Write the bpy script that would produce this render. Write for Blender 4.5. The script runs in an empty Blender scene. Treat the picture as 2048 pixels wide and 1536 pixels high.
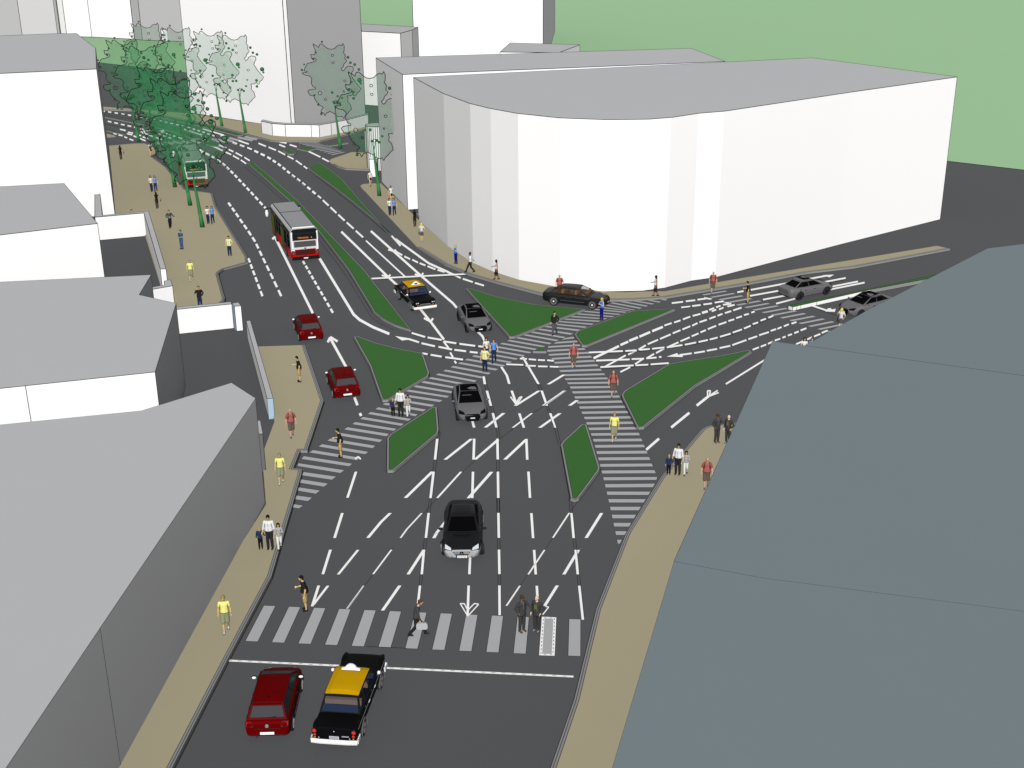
import bpy, math, random
from mathutils import Vector, Matrix
from mathutils.geometry import delaunay_2d_cdt
random.seed(7)
sc = bpy.context.scene
COL = sc.collection
R = math.radians
# ------------------------------------------------------------------ camera model (used to turn traced points into ground positions)
F_PX, PX0, PY0, PITCH, CAM_H = 2500.0, 1080.0, 768.0, R(21.4), 29.5
sp_, cp_ = math.sin(PITCH), math.cos(PITCH)
def ray(x, y):
    u, v = (x - PX0) / F_PX, -(y - PY0) / F_PX
    return Vector((u, cp_ + v * sp_, -sp_ + v * cp_))
def at(x, y, z=0.0):
    d = ray(x, y)
    t = (z - CAM_H) / d.z
    return Vector((d.x * t, d.y * t, z))
def height(base, top, z0=0.0):
    b = at(base[0], base[1], z0)
    d = ray(*top)
    return CAM_H + b.y * d.z / d.y
def dist(p):
    return (Vector(p) - Vector((0, 0, CAM_H))).length
# ------------------------------------------------------------------ materials
def lin(c):
    c = c / 255.0
    return c / 12.92 if c <= 0.04045 else ((c + 0.055) / 1.055) ** 2.4
def srgb(r, g, b, k=1.0):
    return (min(1, lin(r) * k), min(1, lin(g) * k), min(1, lin(b) * k))
MATS = {}
def mat(name, col, rough=0.85, metal=0.0, noise=0.0, scale=4.0, spec=0.2, emit=None):
    if name in MATS: return MATS[name]
    m = bpy.data.materials.new(name); m.use_nodes = True
    nt = m.node_tree; b = nt.nodes['Principled BSDF']
    b.inputs['Roughness'].default_value = rough
    b.inputs['Metallic'].default_value = metal
    b.inputs['Specular IOR Level'].default_value = spec
    b.inputs['Base Color'].default_value = (*col, 1)
    if noise > 0:
        tc = nt.nodes.new('ShaderNodeTexCoord'); n = nt.nodes.new('ShaderNodeTexNoise')
        n.inputs['Scale'].default_value = scale; n.inputs['Detail'].default_value = 5
        nt.links.new(tc.outputs['Object'], n.inputs['Vector'])
        mx = nt.nodes.new('ShaderNodeMix'); mx.data_type = 'RGBA'
        mx.inputs[6].default_value = (*[c * (1 - noise) for c in col], 1)
        mx.inputs[7].default_value = (*[min(1, c * (1 + noise)) for c in col], 1)
        nt.links.new(n.outputs['Fac'], mx.inputs[0]); nt.links.new(mx.outputs[2], b.inputs['Base Color'])
    if emit:
        b.inputs['Emission Color'].default_value = (*emit[0], 1); b.inputs['Emission Strength'].default_value = emit[1]
    m.diffuse_color = (*col, 1)
    MATS[name] = m
    return m
def veil(name, col, opacity):
    """thin see-through sheet: part of the light passes, the rest scatters in the given colour"""
    if name in MATS: return MATS[name]
    m = bpy.data.materials.new(name); m.use_nodes = True
    nt = m.node_tree; nt.nodes.clear()
    o = nt.nodes.new('ShaderNodeOutputMaterial'); mx = nt.nodes.new('ShaderNodeMixShader')
    t = nt.nodes.new('ShaderNodeBsdfTransparent'); d = nt.nodes.new('ShaderNodeBsdfDiffuse')
    d.inputs['Color'].default_value = (*col, 1); mx.inputs[0].default_value = opacity
    nt.links.new(t.outputs[0], mx.inputs[1]); nt.links.new(d.outputs[0], mx.inputs[2]); nt.links.new(mx.outputs[0], o.inputs['Surface'])
    MATS[name] = m
    return m
K = 1.0
M_ASPH = mat('asphalt', srgb(82, 83, 85, 1.02), 0.95, noise=0.015, scale=0.6)
M_LAND = mat('pale_grass_land', srgb(152, 190, 147, 1.0), 0.95, noise=0.02, scale=0.01)
M_PAVE = mat('sand_paving', srgb(163, 156, 130, 1.0), 0.9, noise=0.02, scale=0.5)
M_KERB = mat('kerb_stone', srgb(140, 140, 142, .9), 0.8)
M_GRASS = mat('verge_grass', srgb(55, 102, 46, .97), 0.95, noise=0.04, scale=1.2)
M_WHITE = mat('road_paint', (0.93, 0.93, 0.92), 0.7)
M_ZEBRA = mat('worn_zebra_paint', srgb(164, 165, 167, 1.08), 0.8, noise=0.02, scale=1.5)
M_LINE = mat('dark_joint', srgb(22, 22, 24), 0.9)
M_WALL = mat('white_render', (0.86, 0.86, 0.86), 0.9)
M_ROOF = mat('grey_roof', srgb(177, 178, 180, 1.0), 0.9, noise=0.012, scale=0.3)
M_SLATE = mat('slate_roof', srgb(114, 126, 131, .98), 0.9, noise=0.012, scale=0.3)
M_EDGE = mat('edge_trim', srgb(34, 35, 36), 0.9)
# ------------------------------------------------------------------ mesh builder
class MB:
    def __init__(s): s.v, s.f, s.m, s.sm = [], [], [], []
    def face(s, pts, mi=0, sm=False):
        b = len(s.v); s.v += [tuple(p) for p in pts]; s.f.append(tuple(range(b, b + len(pts)))); s.m.append(mi); s.sm.append(sm)
    def raw(s, verts, faces, mi=0, sm=False):
        b = len(s.v); s.v += [tuple(p) for p in verts]
        for i, f in enumerate(faces):
            s.f.append(tuple(b + k for k in f)); s.m.append(mi[i] if isinstance(mi, list) else mi); s.sm.append(sm)
    def box(s, c, d, mi=0, rz=0.0):
        cx, cy, cz = c; x, y, z = d[0] / 2, d[1] / 2, d[2] / 2
        ca, sa = math.cos(rz), math.sin(rz)
        vs = []
        for a, b, e in ((-x, -y, -z), (x, -y, -z), (x, y, -z), (-x, y, -z), (-x, -y, z), (x, -y, z), (x, y, z), (-x, y, z)):
            vs.append((cx + a * ca - b * sa, cy + a * sa + b * ca, cz + e))
        s.raw(vs, [(0, 3, 2, 1), (4, 5, 6, 7), (0, 1, 5, 4), (1, 2, 6, 5), (2, 3, 7, 6), (3, 0, 4, 7)], mi)
    def tube(s, p, q, r, mi=0, n=4, r2=None, sm=False, caps=True):
        p, q = Vector(p), Vector(q); d = q - p
        if d.length < 1e-6: return
        d.normalize(); a = d.orthogonal().normalized(); b = d.cross(a); r2 = r if r2 is None else r2
        vs = [p + (a * math.cos(2 * math.pi * (i + .5) / n) + b * math.sin(2 * math.pi * (i + .5) / n)) * r for i in range(n)]
        vs += [q + (a * math.cos(2 * math.pi * (i + .5) / n) + b * math.sin(2 * math.pi * (i + .5) / n)) * r2 for i in range(n)]
        fs = [(i, (i + 1) % n, n + (i + 1) % n, n + i) for i in range(n)]
        if caps: fs += [tuple(range(n - 1, -1, -1)), tuple(range(n, 2 * n))]
        s.raw(vs, fs, mi, sm)
    def path(s, pts, r, mi=0, n=4, closed=False):
        for i in range(len(pts) - (0 if closed else 1)): s.tube(pts[i], pts[(i + 1) % len(pts)], r, mi, n, caps=False)
    def ball(s, c, r, mi=0, nu=10, nv=6, sm=True, z0=-1.0, z1=1.0):
        rx, ry, rz = (r, r, r) if not hasattr(r, '__len__') else r
        a0, a1 = math.asin(z0), math.asin(z1); vs, fs = [], []
        for j in range(nv + 1):
            a = a0 + (a1 - a0) * j / nv
            for i in range(nu):
                t = 2 * math.pi * i / nu
                vs.append((c[0] + rx * math.cos(a) * math.cos(t), c[1] + ry * math.cos(a) * math.sin(t), c[2] + rz * math.sin(a)))
        for j in range(nv):
            for i in range(nu): fs.append((j * nu + i, j * nu + (i + 1) % nu, (j + 1) * nu + (i + 1) % nu, (j + 1) * nu + i))
        s.raw(vs, fs, mi, sm)
    def prism(s, poly, z0, z1, side=0, top=0, bottom=None):
        """poly: list of 2-D points"""
        if area(poly) < 0: poly = poly[::-1]
        n = len(poly)
        for i in range(n):
            a, b = poly[i], poly[(i + 1) % n]
            s.face([(a[0], a[1], z0), (b[0], b[1], z0), (b[0], b[1], z1), (a[0], a[1], z1)], side)
        if top is not None: s.face([(p[0], p[1], z1) for p in poly], top)
        if bottom is not None: s.face([(p[0], p[1], z0) for p in poly[::-1]], bottom)
    def build(s, name, mats, parent=None):
        me = bpy.data.meshes.new(name)
        me.from_pydata([tuple(v) for v in s.v], [], s.f)
        for m in (mats if isinstance(mats, (list, tuple)) else [mats]): me.materials.append(m)
        me.polygons.foreach_set('material_index', s.m); me.polygons.foreach_set('use_smooth', s.sm)
        me.update()
        o = bpy.data.objects.new(name, me); COL.objects.link(o)
        if parent: o.parent = parent
        return o
def area(p): return 0.5 * sum(p[i][0] * p[(i + 1) % len(p)][1] - p[(i + 1) % len(p)][0] * p[i][1] for i in range(len(p)))
def weld(o, d=1e-4):
    import bmesh
    bm = bmesh.new(); bm.from_mesh(o.data); bmesh.ops.remove_doubles(bm, verts=bm.verts, dist=d)
    bmesh.ops.recalc_face_normals(bm, faces=bm.faces); bm.to_mesh(o.data); bm.free()
def offset_poly(poly, d):
    """inward offset of a closed 2-D polygon"""
    ccw = area(poly) > 0; n = len(poly); out = []
    for i in range(n):
        p0, p1, p2 = Vector(poly[i - 1][:2]), Vector(poly[i][:2]), Vector(poly[(i + 1) % n][:2])
        e1, e2 = (p1 - p0).normalized(), (p2 - p1).normalized()
        n1, n2 = Vector((-e1.y, e1.x)), Vector((-e2.y, e2.x))
        if not ccw: n1, n2 = -n1, -n2
        b = n1 + n2
        if b.length < 1e-3: b = n1
        b.normalize(); k = min(2.2, 1 / max(0.3, b.dot(n1)))
        out.append(p1 + b * d * k)
    return out
def strip(mb, pts, a, b, z, mi, closed=False):
    """flat band along a 2-D path between left offsets a and b"""
    n = len(pts); P = [Vector(p[:2]) for p in pts]; A, B = [], []
    for i in range(n):
        e = []
        if i > 0 or closed: e.append((P[i] - P[i - 1]).normalized())
        if i < n - 1 or closed: e.append((P[(i + 1) % n] - P[i]).normalized())
        ns = [Vector((-t.y, t.x)) for t in e]; q = sum(ns, Vector((0, 0)))
        if q.length < 1e-3: q = ns[0]
        q.normalize(); k = min(2.0, 1 / max(0.35, q.dot(ns[0])))
        A.append(P[i] + q * a * k); B.append(P[i] + q * b * k)
    for i in range(n if closed else n - 1):
        j = (i + 1) % n
        mb.face([(A[i].x, A[i].y, z), (A[j].x, A[j].y, z), (B[j].x, B[j].y, z), (B[i].x, B[i].y, z)], mi)
def tag(o, label=None, cat=None, group=None, kind=None):
    if label: o['label'] = label
    if cat: o['category'] = cat
    if group: o['group'] = group
    if kind: o['kind'] = kind
    return o
def empty(name, loc=(0, 0, 0), rz=0.0):
    o = bpy.data.objects.new(name, None); COL.objects.link(o); o.location = loc; o.rotation_euler = (0, 0, rz); o.empty_display_size = 0.3
    return o
def copy_tree(o, parent=None):
    c = o.copy(); COL.objects.link(c)
    if parent: c.parent = parent
    for ch in list(o.children): copy_tree(ch, c)
    return c
# ------------------------------------------------------------------ camera, sky, sun
cd = bpy.data.cameras.new('camera'); cam = bpy.data.objects.new('camera', cd); COL.objects.link(cam)
cam.location = (0, 0, CAM_H); cam.rotation_euler = (R(90) - PITCH, 0, 0)
cd.sensor_width = 36; cd.lens = 36 * F_PX / 2048; cd.shift_x = -(PX0 - 1024) / 2048; cd.shift_y = 0
cd.clip_start = 0.5; cd.clip_end = 20000
sc.camera = cam
SUN_E, SUN_AZ = R(33.5), R(178)      # azimuth measured from +Y towards +X: the light comes from behind the camera
w = bpy.data.worlds.new('World'); sc.world = w; w.use_nodes = True
nt = w.node_tree; bg = nt.nodes['Background']
sky = nt.nodes.new('ShaderNodeTexSky'); sky.sky_type = 'NISHITA'; sky.sun_disc = False
sky.sun_elevation = SUN_E; sky.sun_rotation = SUN_AZ; sky.air_density = 1.0; sky.dust_density = 0.3; sky.ozone_density = 1.0
hs = nt.nodes.new('ShaderNodeHueSaturation'); hs.inputs['Saturation'].default_value = 0.12
nt.links.new(sky.outputs[0], hs.inputs['Color']); nt.links.new(hs.outputs[0], bg.inputs['Color'])
bg.inputs['Strength'].default_value = 0.07
sd = bpy.data.lights.new('sun', 'SUN'); so = bpy.data.objects.new('sun', sd); COL.objects.link(so)
sd.energy = 4.35; sd.angle = R(0.5); sd.color = (1.0, 0.985, 0.965)
sd.use_shadow = False              # the picture is lit without cast shadows
sdir = Vector((math.sin(SUN_AZ) * math.cos(SUN_E), math.cos(SUN_AZ) * math.cos(SUN_E), math.sin(SUN_E)))
so.rotation_euler = sdir.to_track_quat('Z', 'Y').to_euler(); so.location = (0, -40, 80)
sc.view_settings.view_transform = 'Standard'; sc.view_settings.look = 'None'; sc.view_settings.exposure = 0.0; sc.view_settings.gamma = 1.0
sc.view_settings.use_curve_mapping = False
sc.render.engine = 'CYCLES'
sc.cycles.transparent_max_bounces = 48
sc.cycles.diffuse_bounces = 0
# ================================================================== ground, road, pavements
mb = MB(); mb.face([(-6000, -300, -0.03), (6000, -300, -0.03), (6000, 12000, -0.03), (-6000, 12000, -0.03)])
tag(mb.build('terrain', M_LAND), kind='structure')
e0, e1 = at(192, 124), at(1897, 322); ed = (e1 - e0)
fl, fr = e0 - ed * 0.6, e1 + ed * 1.5
mb = MB(); mb.face([(-260, -60, 0), (330, -60, 0), (fr.x, fr.y, 0), (fl.x, fl.y, 0)])
strip(mb, [fl, fr], -0.35, 0.0, 0.004, 1)
tag(mb.build('road', [M_ASPH, M_LINE]), kind='structure')

def px(pts, z=0.0): return [at(p[0], p[1], z) for p in pts]
def pavement(name, pts, kerb=None, label=None, kw=0.24):
    P = px(pts, .15); mb = MB()
    mb.prism(P, -0.02, 0.15, 1, 0)
    if kerb:
        i0, i1 = kerb; seg = P[i0:i1 + 1]; s = 1 if area(P) > 0 else -1
        d = dist(seg[len(seg) // 2]); lw = max(0.03, 0.9 * d / F_PX)
        strip(mb, seg, 0, s * kw, 0.154, 1)
        for a in (0.0, 0.45 * kw, kw):
            strip(mb, seg, s * a, s * (a + lw * .8), 0.158, 2)
        strip(mb, seg, -s * lw * 1.2, 0, 0.004, 2)
    lw = max(0.03, 0.8 * dist(P[0]) / F_PX)
    return tag(mb.build(name, [M_PAVE, M_KERB, M_LINE]), kind='structure')
SW1 = [(97, 1700), (259, 1700), (345, 1536), (458, 1315), (544, 1152), (603, 950), (605, 938), (587, 936), (601, 901), (615, 901), (648, 801), (610, 690), (516, 693), (549, 843), (526, 905), (525, 917), (532, 1009), (200, 1536)]
pavement('pavement', SW1, (1, 11), kw=.2)
SW2 = [(353, 640), (436, 612), (449, 601), (450.4, 596), (437, 548), (439, 544), (447.5, 538), (496, 524.6), (495, 513), (433, 412), (425.8, 387), (420, 385), (371.6, 378.7), (365.8, 370), (344, 346.5), (334, 334), (304, 312), (325, 301), (316, 296), (301, 290), (291, 286.4), (269, 286.4), (218, 291), (231, 428), (290, 470), (330, 600), (345, 640)]
pavement('pavement', SW2, (1, 22), kw=0.2)
pavement('pavement', [(195, 265), (214, 267.4), (231, 271.8), (215.6, 273.2), (195, 275)], None)
SW3 = [(150, 207), (207.6, 213.5), (382, 227), (489, 243), (522, 248), (530, 262), (570, 270), (639, 270), (695, 258), (735, 248), (735, 257), (719, 263), (681, 272.5), (639, 282.5), (553, 282.5), (540, 281), (491, 268), (446, 256), (380, 241), (270, 221), (207.6, 219), (150, 215)]
pavement('pavement', SW3, (10, 20), kw=0.2)
pavement('pavement', [(657.5, 322.8), (662, 318), (704, 304), (745, 306), (750, 340), (690, 337.5), (674, 333), (665, 328)], (4, 7), kw=0.2)
SW5 = [(721, 373), (722, 370.5), (726, 368), (740, 367), (762, 366.7), (817, 420), (839.5, 442), (896.6, 493), (1020, 549.5), (1039, 555.5), (1095, 568), (1210, 583.5), (1251, 584.5), (1281, 583), (1330, 582.5), (1382, 573.4), (1485, 556), (1874, 491.6), (1900, 497.5), (1710, 533.5), (1612, 545), (1492.6, 567.5), (1330, 594.5), (1266, 599), (1210, 600), (1150, 598), (1085, 588.5), (995, 565), (937, 548), (890, 529), (834, 494)]
pavement('pavement', SW5 + [SW5[0]][:0], (18, 30), kw=0.3)
SW6 = [(1040, 1720), (1100, 1536), (1147, 1400), (1192, 1217), (1251, 1067.5), (1322.5, 952), (1403, 858.4), (1412, 853), (1424, 850), (1470, 845), (1600, 845), (1500, 1000), (1430, 1300), (1330, 1720)]
pavement('pavement', SW6, (0, 9), kw=.2)

# ------------------------------------------------------------------ traffic islands
def island(pts, label, kw=0.12, h=0.15, kerbmat=None, group='grass traffic islands', lines=True):
    P = px(pts, h); c = sum(P, Vector()) / len(P); d = dist(c); lw = max(0.03, 0.95 * d / F_PX)
    root = empty('traffic_island', (c.x, c.y, 0)); Q = [Vector((p.x - c.x, p.y - c.y)) for p in P]
    s = 1 if area(Q) > 0 else -1
    mb = MB(); mb.prism(Q, -0.02, h, 0, 0)
    strip(mb, Q, 0, s * lw * .8, h + .012, 1, True)
    strip(mb, Q, -s * lw * 1.1, 0, 0.004, 1, True)
    mb.build('kerb', [kerbmat or M_KERB, M_LINE], root)
    G = offset_poly(Q, kw); mb = MB(); mb.prism(G, h, h + .008, 0, 0)
    strip(mb, G, 0, s * lw * .8, h + .016, 1, True)
    mb.build('grass', [M_GRASS, M_LINE], root)
    return tag(root, label, 'traffic island', group)
island([(706.5, 673), (716, 672.5), (753, 686), (797, 697), (846, 706.5), (859, 745), (856.5, 752), (776, 799.6), (765, 800.5), (761.5, 796), (739, 731)], 'large kite shaped grass island right of the two red hatchbacks')
island([(866, 813), (874, 814), (878, 859), (876, 866.5), (790, 939), (786, 941), (775, 941), (773, 938), (774, 876), (780, 868.5)], 'slanted grass island beside the family of three on the diagonal crossing')
island([(1162.6, 848.4), (1173.6, 849), (1200, 934), (1199, 940.5), (1157.7, 996.6), (1150, 999.8), (1141, 997), (1121, 889), (1126, 882)], 'narrow upright diamond of grass left of the long right hand crossing')
island([(1503.5, 703.5), (1496, 700), (1443, 711), (1361, 723.4), (1337.5, 728), (1249, 781), (1243, 789), (1244, 794), (1273, 853), (1278, 855), (1288, 854), (1393, 770), (1420, 754)], 'long wedge of grass pointing to the slate roof corner')
island([(931, 577), (940, 576.5), (997.7, 594), (1068.5, 608.7), (1169.8, 618.5), (1029, 673.4), (1018, 673.4)], 'big grass triangle below the black saloon')
island([(1350, 618.5), (1339.5, 617.5), (1264, 622), (1154, 662.4), (1149, 668.5), (1151, 673), (1163.7, 690.5), (1173.4, 691)], 'long grass island between the diagonal crossing and the dashed lanes on its right')
island([(1066, 702.5), (1080.7, 694), (1086.8, 694), (1093, 702.7)], 'tiny grass mound where the two zebra crossings meet', kw=0.06)
island([(494, 326), (500, 325), (509, 326), (538, 350), (595, 400), (732, 543), (744, 558.7), (822, 660.5), (788, 649.5), (765, 638), (746.6, 623.4), (695, 538), (636.7, 462), (573, 396), (522, 350)], 'long curving grass median beside the near bus', kw=0.12)
island([(615, 335), (639, 325), (667, 344), (688, 361.5), (720, 400), (778, 464), (784, 470), (772, 461), (745, 436), (700, 399), (660, 368), (637, 352)], 'tapering grass strip running to the pavement on the right of the dashed lane', kw=0.12)
island([(565, 301.7), (569.6, 299), (581, 298.7), (593, 305), (588, 308), (578, 308)], 'small six sided grass island in the far road', kw=0.15)
island([(593, 297), (600, 294.7), (623, 293.5), (633, 297), (613.6, 301.7)], 'small five sided grass island at the far zebra crossing', kw=0.15)
island([(652, 289.4), (695, 284), (697, 285.6), (658, 291.7)], 'thin grass sliver under the lone tree by the low white wall', kw=0.15)
island([(190, 229), (210, 232), (322, 254), (376, 266.5), (399, 276.5), (386, 277), (348, 263), (300, 251.5), (210, 234), (190, 231)], 'far long grass median behind the row of street trees', kw=0.1)
island([(195, 254), (214, 258), (254.5, 267.4), (248.6, 269), (195, 257)], 'far short grass spike beside the tall white house wall', kw=0.1)
island([(401, 283), (418.5, 283), (436, 291), (439, 293), (421.4, 291.5)], 'far grass dart above the bus under the trees', kw=0.1)
island([(278, 225), (344, 236), (418.5, 251), (487, 269), (474, 271), (410, 254), (344, 239), (278, 227)], 'far planted verge at the foot of the white tower', kw=0.1)
# raised planted median on the right
def planter():
    T = [(1577, 611), (1585.7, 613.8), (1741, 579), (1848, 559), (1960, 537), (1958, 530), (1856.7, 553)]
    P = px(T, .3); c = P[1].copy(); root = empty('planted_median', (c.x, c.y, 0)); Q = [Vector((p.x - c.x, p.y - c.y)) for p in P]
    if area(Q) < 0: Q = Q[::-1]
    mb = MB(); mb.prism(Q, 0, .27, 0, 0); s = 1; k_ = at(1741, 579, .3) - c
    for i_, f_ in enumerate(mb.f):
        if len(f_) == 4 and sum(mb.v[v_][0] for v_ in f_) / 4 > k_.x + .3: mb.m[i_] = 2
    for q in Q: mb.tube((q.x, q.y, 0), (q.x, q.y, .27), .02, 1)
    for t in (.05, .1, .3):
        a, b = at(1585.7, 613.8, .3) - c, at(1741, 579, .3) - c; q = a + (b - a) * t
        mb.tube((q.x, q.y, 0), (q.x, q.y, .27), .02, 1)
    strip(mb, Q, -.06, 0, .004, 1, True)
    mb.build('kerb', [M_WALL, M_LINE, M_KERB], root)
    mb = MB(); mb.prism(Q, .272, .30, 0, 0); mb.path([(q.x, q.y, .30) for q in Q], .018, 1, closed=True); mb.build('grass', [M_GRASS, M_LINE], root)
    tag(root, 'raised white kerbed median strip topped with grass beside the silver saloons', 'traffic island', 'grass traffic islands')
planter()

# ------------------------------------------------------------------ zebra crossings
def interp(anch, z=0.0):
    ks = sorted(anch); out = {}
    for a, b in zip(ks, ks[1:]):
        A, B = at(*anch[a], z), at(*anch[b], z)
        for i in range(a, b + 1): out[i] = A.lerp(B, (i - a) / (b - a))
    return out
def zq(mb, q, d=None):
    mb.face([(p.x, p.y, .004) for p in q], 0)
    lw = max(.02, .55 * dist(q[0]) / F_PX); P = [Vector((p.x, p.y)) for p in q]
    s = 1 if area(P) > 0 else -1
    strip(mb, P, -s * lw, s * 0.0, .008, 1, True)
def crossing_z2():
    f = lambda x, y: (350 + x / 4.096, 650 + y / 4.096); g = lambda x, y: (750 + x / 4.096, 700 + y / 4.096); h = lambda x, y: (900 + x / 4.096, 450 + y / 4.096)
    L = {6: f(1008, 1133), 7: f(1055, 1075), 9: f(1205, 977), 12: f(1413, 838), 15: f(1603, 713), 17: f(1725, 637), 20: g(275, 325), 22: g(400, 253), 24: g(520, 192), 27: g(700, 100), 29: g(815, 42), 33: h(430, 965), 36: h(610, 893), 39: h(780, 825), 42: h(950, 767), 45: h(1110, 703), 48: h(1280, 650), 50: h(1385, 618), 51: h(1497, 615), 52: h(1640, 613), 53: h(1745, 606)}
    Rr = {6: f(1387, 1190), 7: f(1452, 1137), 9: f(1583, 1040), 12: f(1755, 893), 15: f(1935, 770), 16: f(1990, 733), 19: g(555, 412), 20: g(610, 378), 25: g(890, 220), 28: g(1070, 125), 30: g(1175, 70), 32: g(1285, 18), 35: h(835, 968), 37: h(950, 918), 39: h(1070, 858), 42: h(1235, 785), 44: h(1350, 748), 46: h(1450, 712), 48: h(1520, 697), 49: h(1575, 680), 50: h(1625, 662), 51: h(1675, 645), 52: h(1733, 630), 53: h(1785, 612)}
    L, Rr = interp(L), interp(Rr); mb = MB()
    for i in range(7, 54):
        k = .40
        a, b = L[i], Rr[i]; c = Rr[i].lerp(Rr[i - 1], k); d = L[i].lerp(L[i - 1], k)
        if i > 50: d = L[i] + (c - b) * .9
        zq(mb, [a, b, c, d])
    low = [((970, 1468), (1048, 1480), (1015, 1503), (965, 1495)), ((990, 1397), (1122, 1415), (1090, 1443), (982, 1428)), ((1010, 1330), (1187, 1357), (1153, 1383), (1003, 1357)), ((1032, 1265), (1253, 1300), (1220, 1325), (1024, 1293)), ((1052, 1205), (1320, 1243), (1285, 1268), (1042, 1232)), ((1012, 1133), (1387, 1190), (1355, 1213), (1003, 1155))]
    for q in low: zq(mb, [at(*f(*p)) for p in q])
    tag(mb.build('zebra_crossing', [M_ZEBRA, M_LINE]), kind='structure')
crossing_z2()
def crossing_z3():
    L = {0: (1130.6, 675.9), 1: (1113.4, 684), 2: (1097, 692.4), 3: (1093.8, 700), 4: (1096.3, 708.2), 6: (1107.7, 724), 9: (1123.7, 748.8), 12: (1139.4, 773), 15: (1153, 803), 18: (1167.5, 833.8), 22: (1185.8, 878), 26: (1199.4, 928), 29: (1209.7, 968.5), 32: (1220, 1013.7), 36: (1234, 1079.6)}
    Rr = {0: (1147, 673.3), 1: (1153.4, 681), 2: (1161, 688.6), 4: (1175.6, 703.8), 6: (1187.7, 719.7), 9: (1208, 746.6), 13: (1233, 780.8), 17: (1254, 821.8), 20: (1272.7, 854), 24: (1293, 901.5), 28: (1314.6, 954), 29: (1310, 967.4), 30: (1301, 983.5), 32: (1282, 1013.7), 34: (1262.4, 1046), 36: (1244, 1079.6)}
    L, Rr = interp(L), interp(Rr); mb = MB(); k = .45
    for i in range(0, 37):
        j = i + 1 if i < 36 else i
        if i < 36: c = Rr[i].lerp(Rr[j], k); d = L[i].lerp(L[j], k)
        else: c = Rr[i] + (Rr[i] - Rr[i - 1]) * k; d = L[i] + (L[i] - L[i - 1]) * k
        zq(mb, [L[i], Rr[i], c, d])
    zq(mb, [at(1067, 703.5), at(1093, 704), at(1093, 706.5), at(1068.5, 705.5)])
    tag(mb.build('zebra_crossing', [M_ZEBRA, M_LINE]), kind='structure')
crossing_z3()
def crossing_z1():
    A = [at(528, 1211.4), at(550.5, 1212.2), at(515.2, 1283.2), at(491, 1282.2)]; B = [at(1138.6, 1238), at(1161, 1239), at(1160.6, 1312.4), at(1136.6, 1311.6)]
    mb = MB()
    for i in range(13):
        q = [a.lerp(b, i / 12) for a, b in zip(A, B)]; zq(mb, q)
        if i == 11:
            P = [Vector((p.x, p.y)) for p in q]; s = 1 if area(P) > 0 else -1
            strip(mb, P, -s * .07, s * .05, .012, 2, True)
            for a, b in zip(P, P[1:] + P[:1]):
                n = max(2, int((b - a).length / .28))
                for j in range(n):
                    u, v = a.lerp(b, (j + .1) / n), a.lerp(b, (j + .5) / n); strip(mb, [u, v], -.015, .015, .016, 1)
    tag(mb.build('zebra_crossing', [M_ZEBRA, M_LINE, M_WHITE]), kind='structure')
crossing_z1()
def crossing_z4():
    f = lambda x, y: (1330 + x / 5.535, 540 + y / 5.535)
    L = interp({1: f(405, 272), 3: f(585, 325), 5: f(780, 385), 7: f(965, 440), 9: f(1165, 497), 11: f(1370, 557), 14: f(1685, 652), 16: f(1895, 715)})
    Rr = interp({1: f(665, 228), 3: f(840, 281), 5: f(1035, 338), 7: f(1230, 392), 9: f(1430, 447), 11: f(1635, 506), 14: f(1950, 597), 16: f(2160, 658)})
    mb = MB()
    for i in range(1, 16): zq(mb, [L[i], Rr[i], Rr[i].lerp(Rr[i + 1], .36), L[i].lerp(L[i + 1], .36)])
    tag(mb.build('zebra_crossing', [M_ZEBRA, M_LINE]), kind='structure')
crossing_z4()
def crossing_far():
    f = lambda x, y: (400 + x / 5.689, 220 + y / 5.689); h = lambda x, y: (190 + x / 6.827, 200 + y / 6.827)
    mb = MB()
    L = interp({0: f(1080, 362), 11: f(1530, 522)}); Rr = interp({0: f(1300, 360), 11: f(1672, 487)})
    for i in range(11):
        zq(mb, [L[i], Rr[i], Rr[i].lerp(Rr[i + 1], .4), L[i].lerp(L[i + 1], .4)])
    tag(mb.build('zebra_crossing', [M_ZEBRA, M_LINE]), kind='structure')
    mb = MB()
    segs = [(f, 590, 307, 690, 335), (f, 500, 310, 640, 345), (f, 420, 318, 590, 357), (f, 320, 325, 460, 365), (f, 240, 330, 370, 372), (f, 160, 335, 280, 375), (h, 1580, 540, 1690, 582), (h, 1440, 547, 1540, 590), (h, 1300, 558, 1420, 600), (h, 1170, 570, 1290, 605), (h, 1040, 575, 1170, 607), (h, 940, 580, 1060, 615), (h, 830, 590, 910, 628)]
    for g, a, b, c, d in segs:
        p, q = at(*g(a, b)), at(*g(c, d)); o = Vector((0, 1.1, 0))
        zq(mb, [p + o, q + o, q, p])
    tag(mb.build('zebra_crossing', [M_ZEBRA, M_LINE]), kind='structure')
crossing_far()

# ------------------------------------------------------------------ painted lines and arrows
W5 = 4.4
mk, dk = MB(), MB()
ZL = [0]
def quad(q, mb=None, z=.012):
    ZL[0] = (ZL[0] + 1) % 5
    P = [at(*p) for p in q]; A = [Vector((p.x, p.y)) for p in P]
    if area(A) < 0: P = P[::-1]
    (mb or mk).face([(p.x, p.y, z + ZL[0] * .004) for p in P], 0)
def stroke(x0, y0, x1, y1, w=W5, hz=False, mb=None, z=.012):
    if hz:
        quad([(x0 - w / 2, y0), (x0 + w / 2, y0), (x1 + w / 2, y1), (x1 - w / 2, y1)], mb, z); return
    dx, dy = x1 - x0, y1 - y0; l = math.hypot(dx, dy) or 1; nx, ny = -dy / l * w / 2, dx / l * w / 2
    quad([(x0 + nx, y0 + ny), (x0 - nx, y0 - ny), (x1 - nx, y1 - ny), (x1 + nx, y1 + ny)], mb, z)
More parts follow.
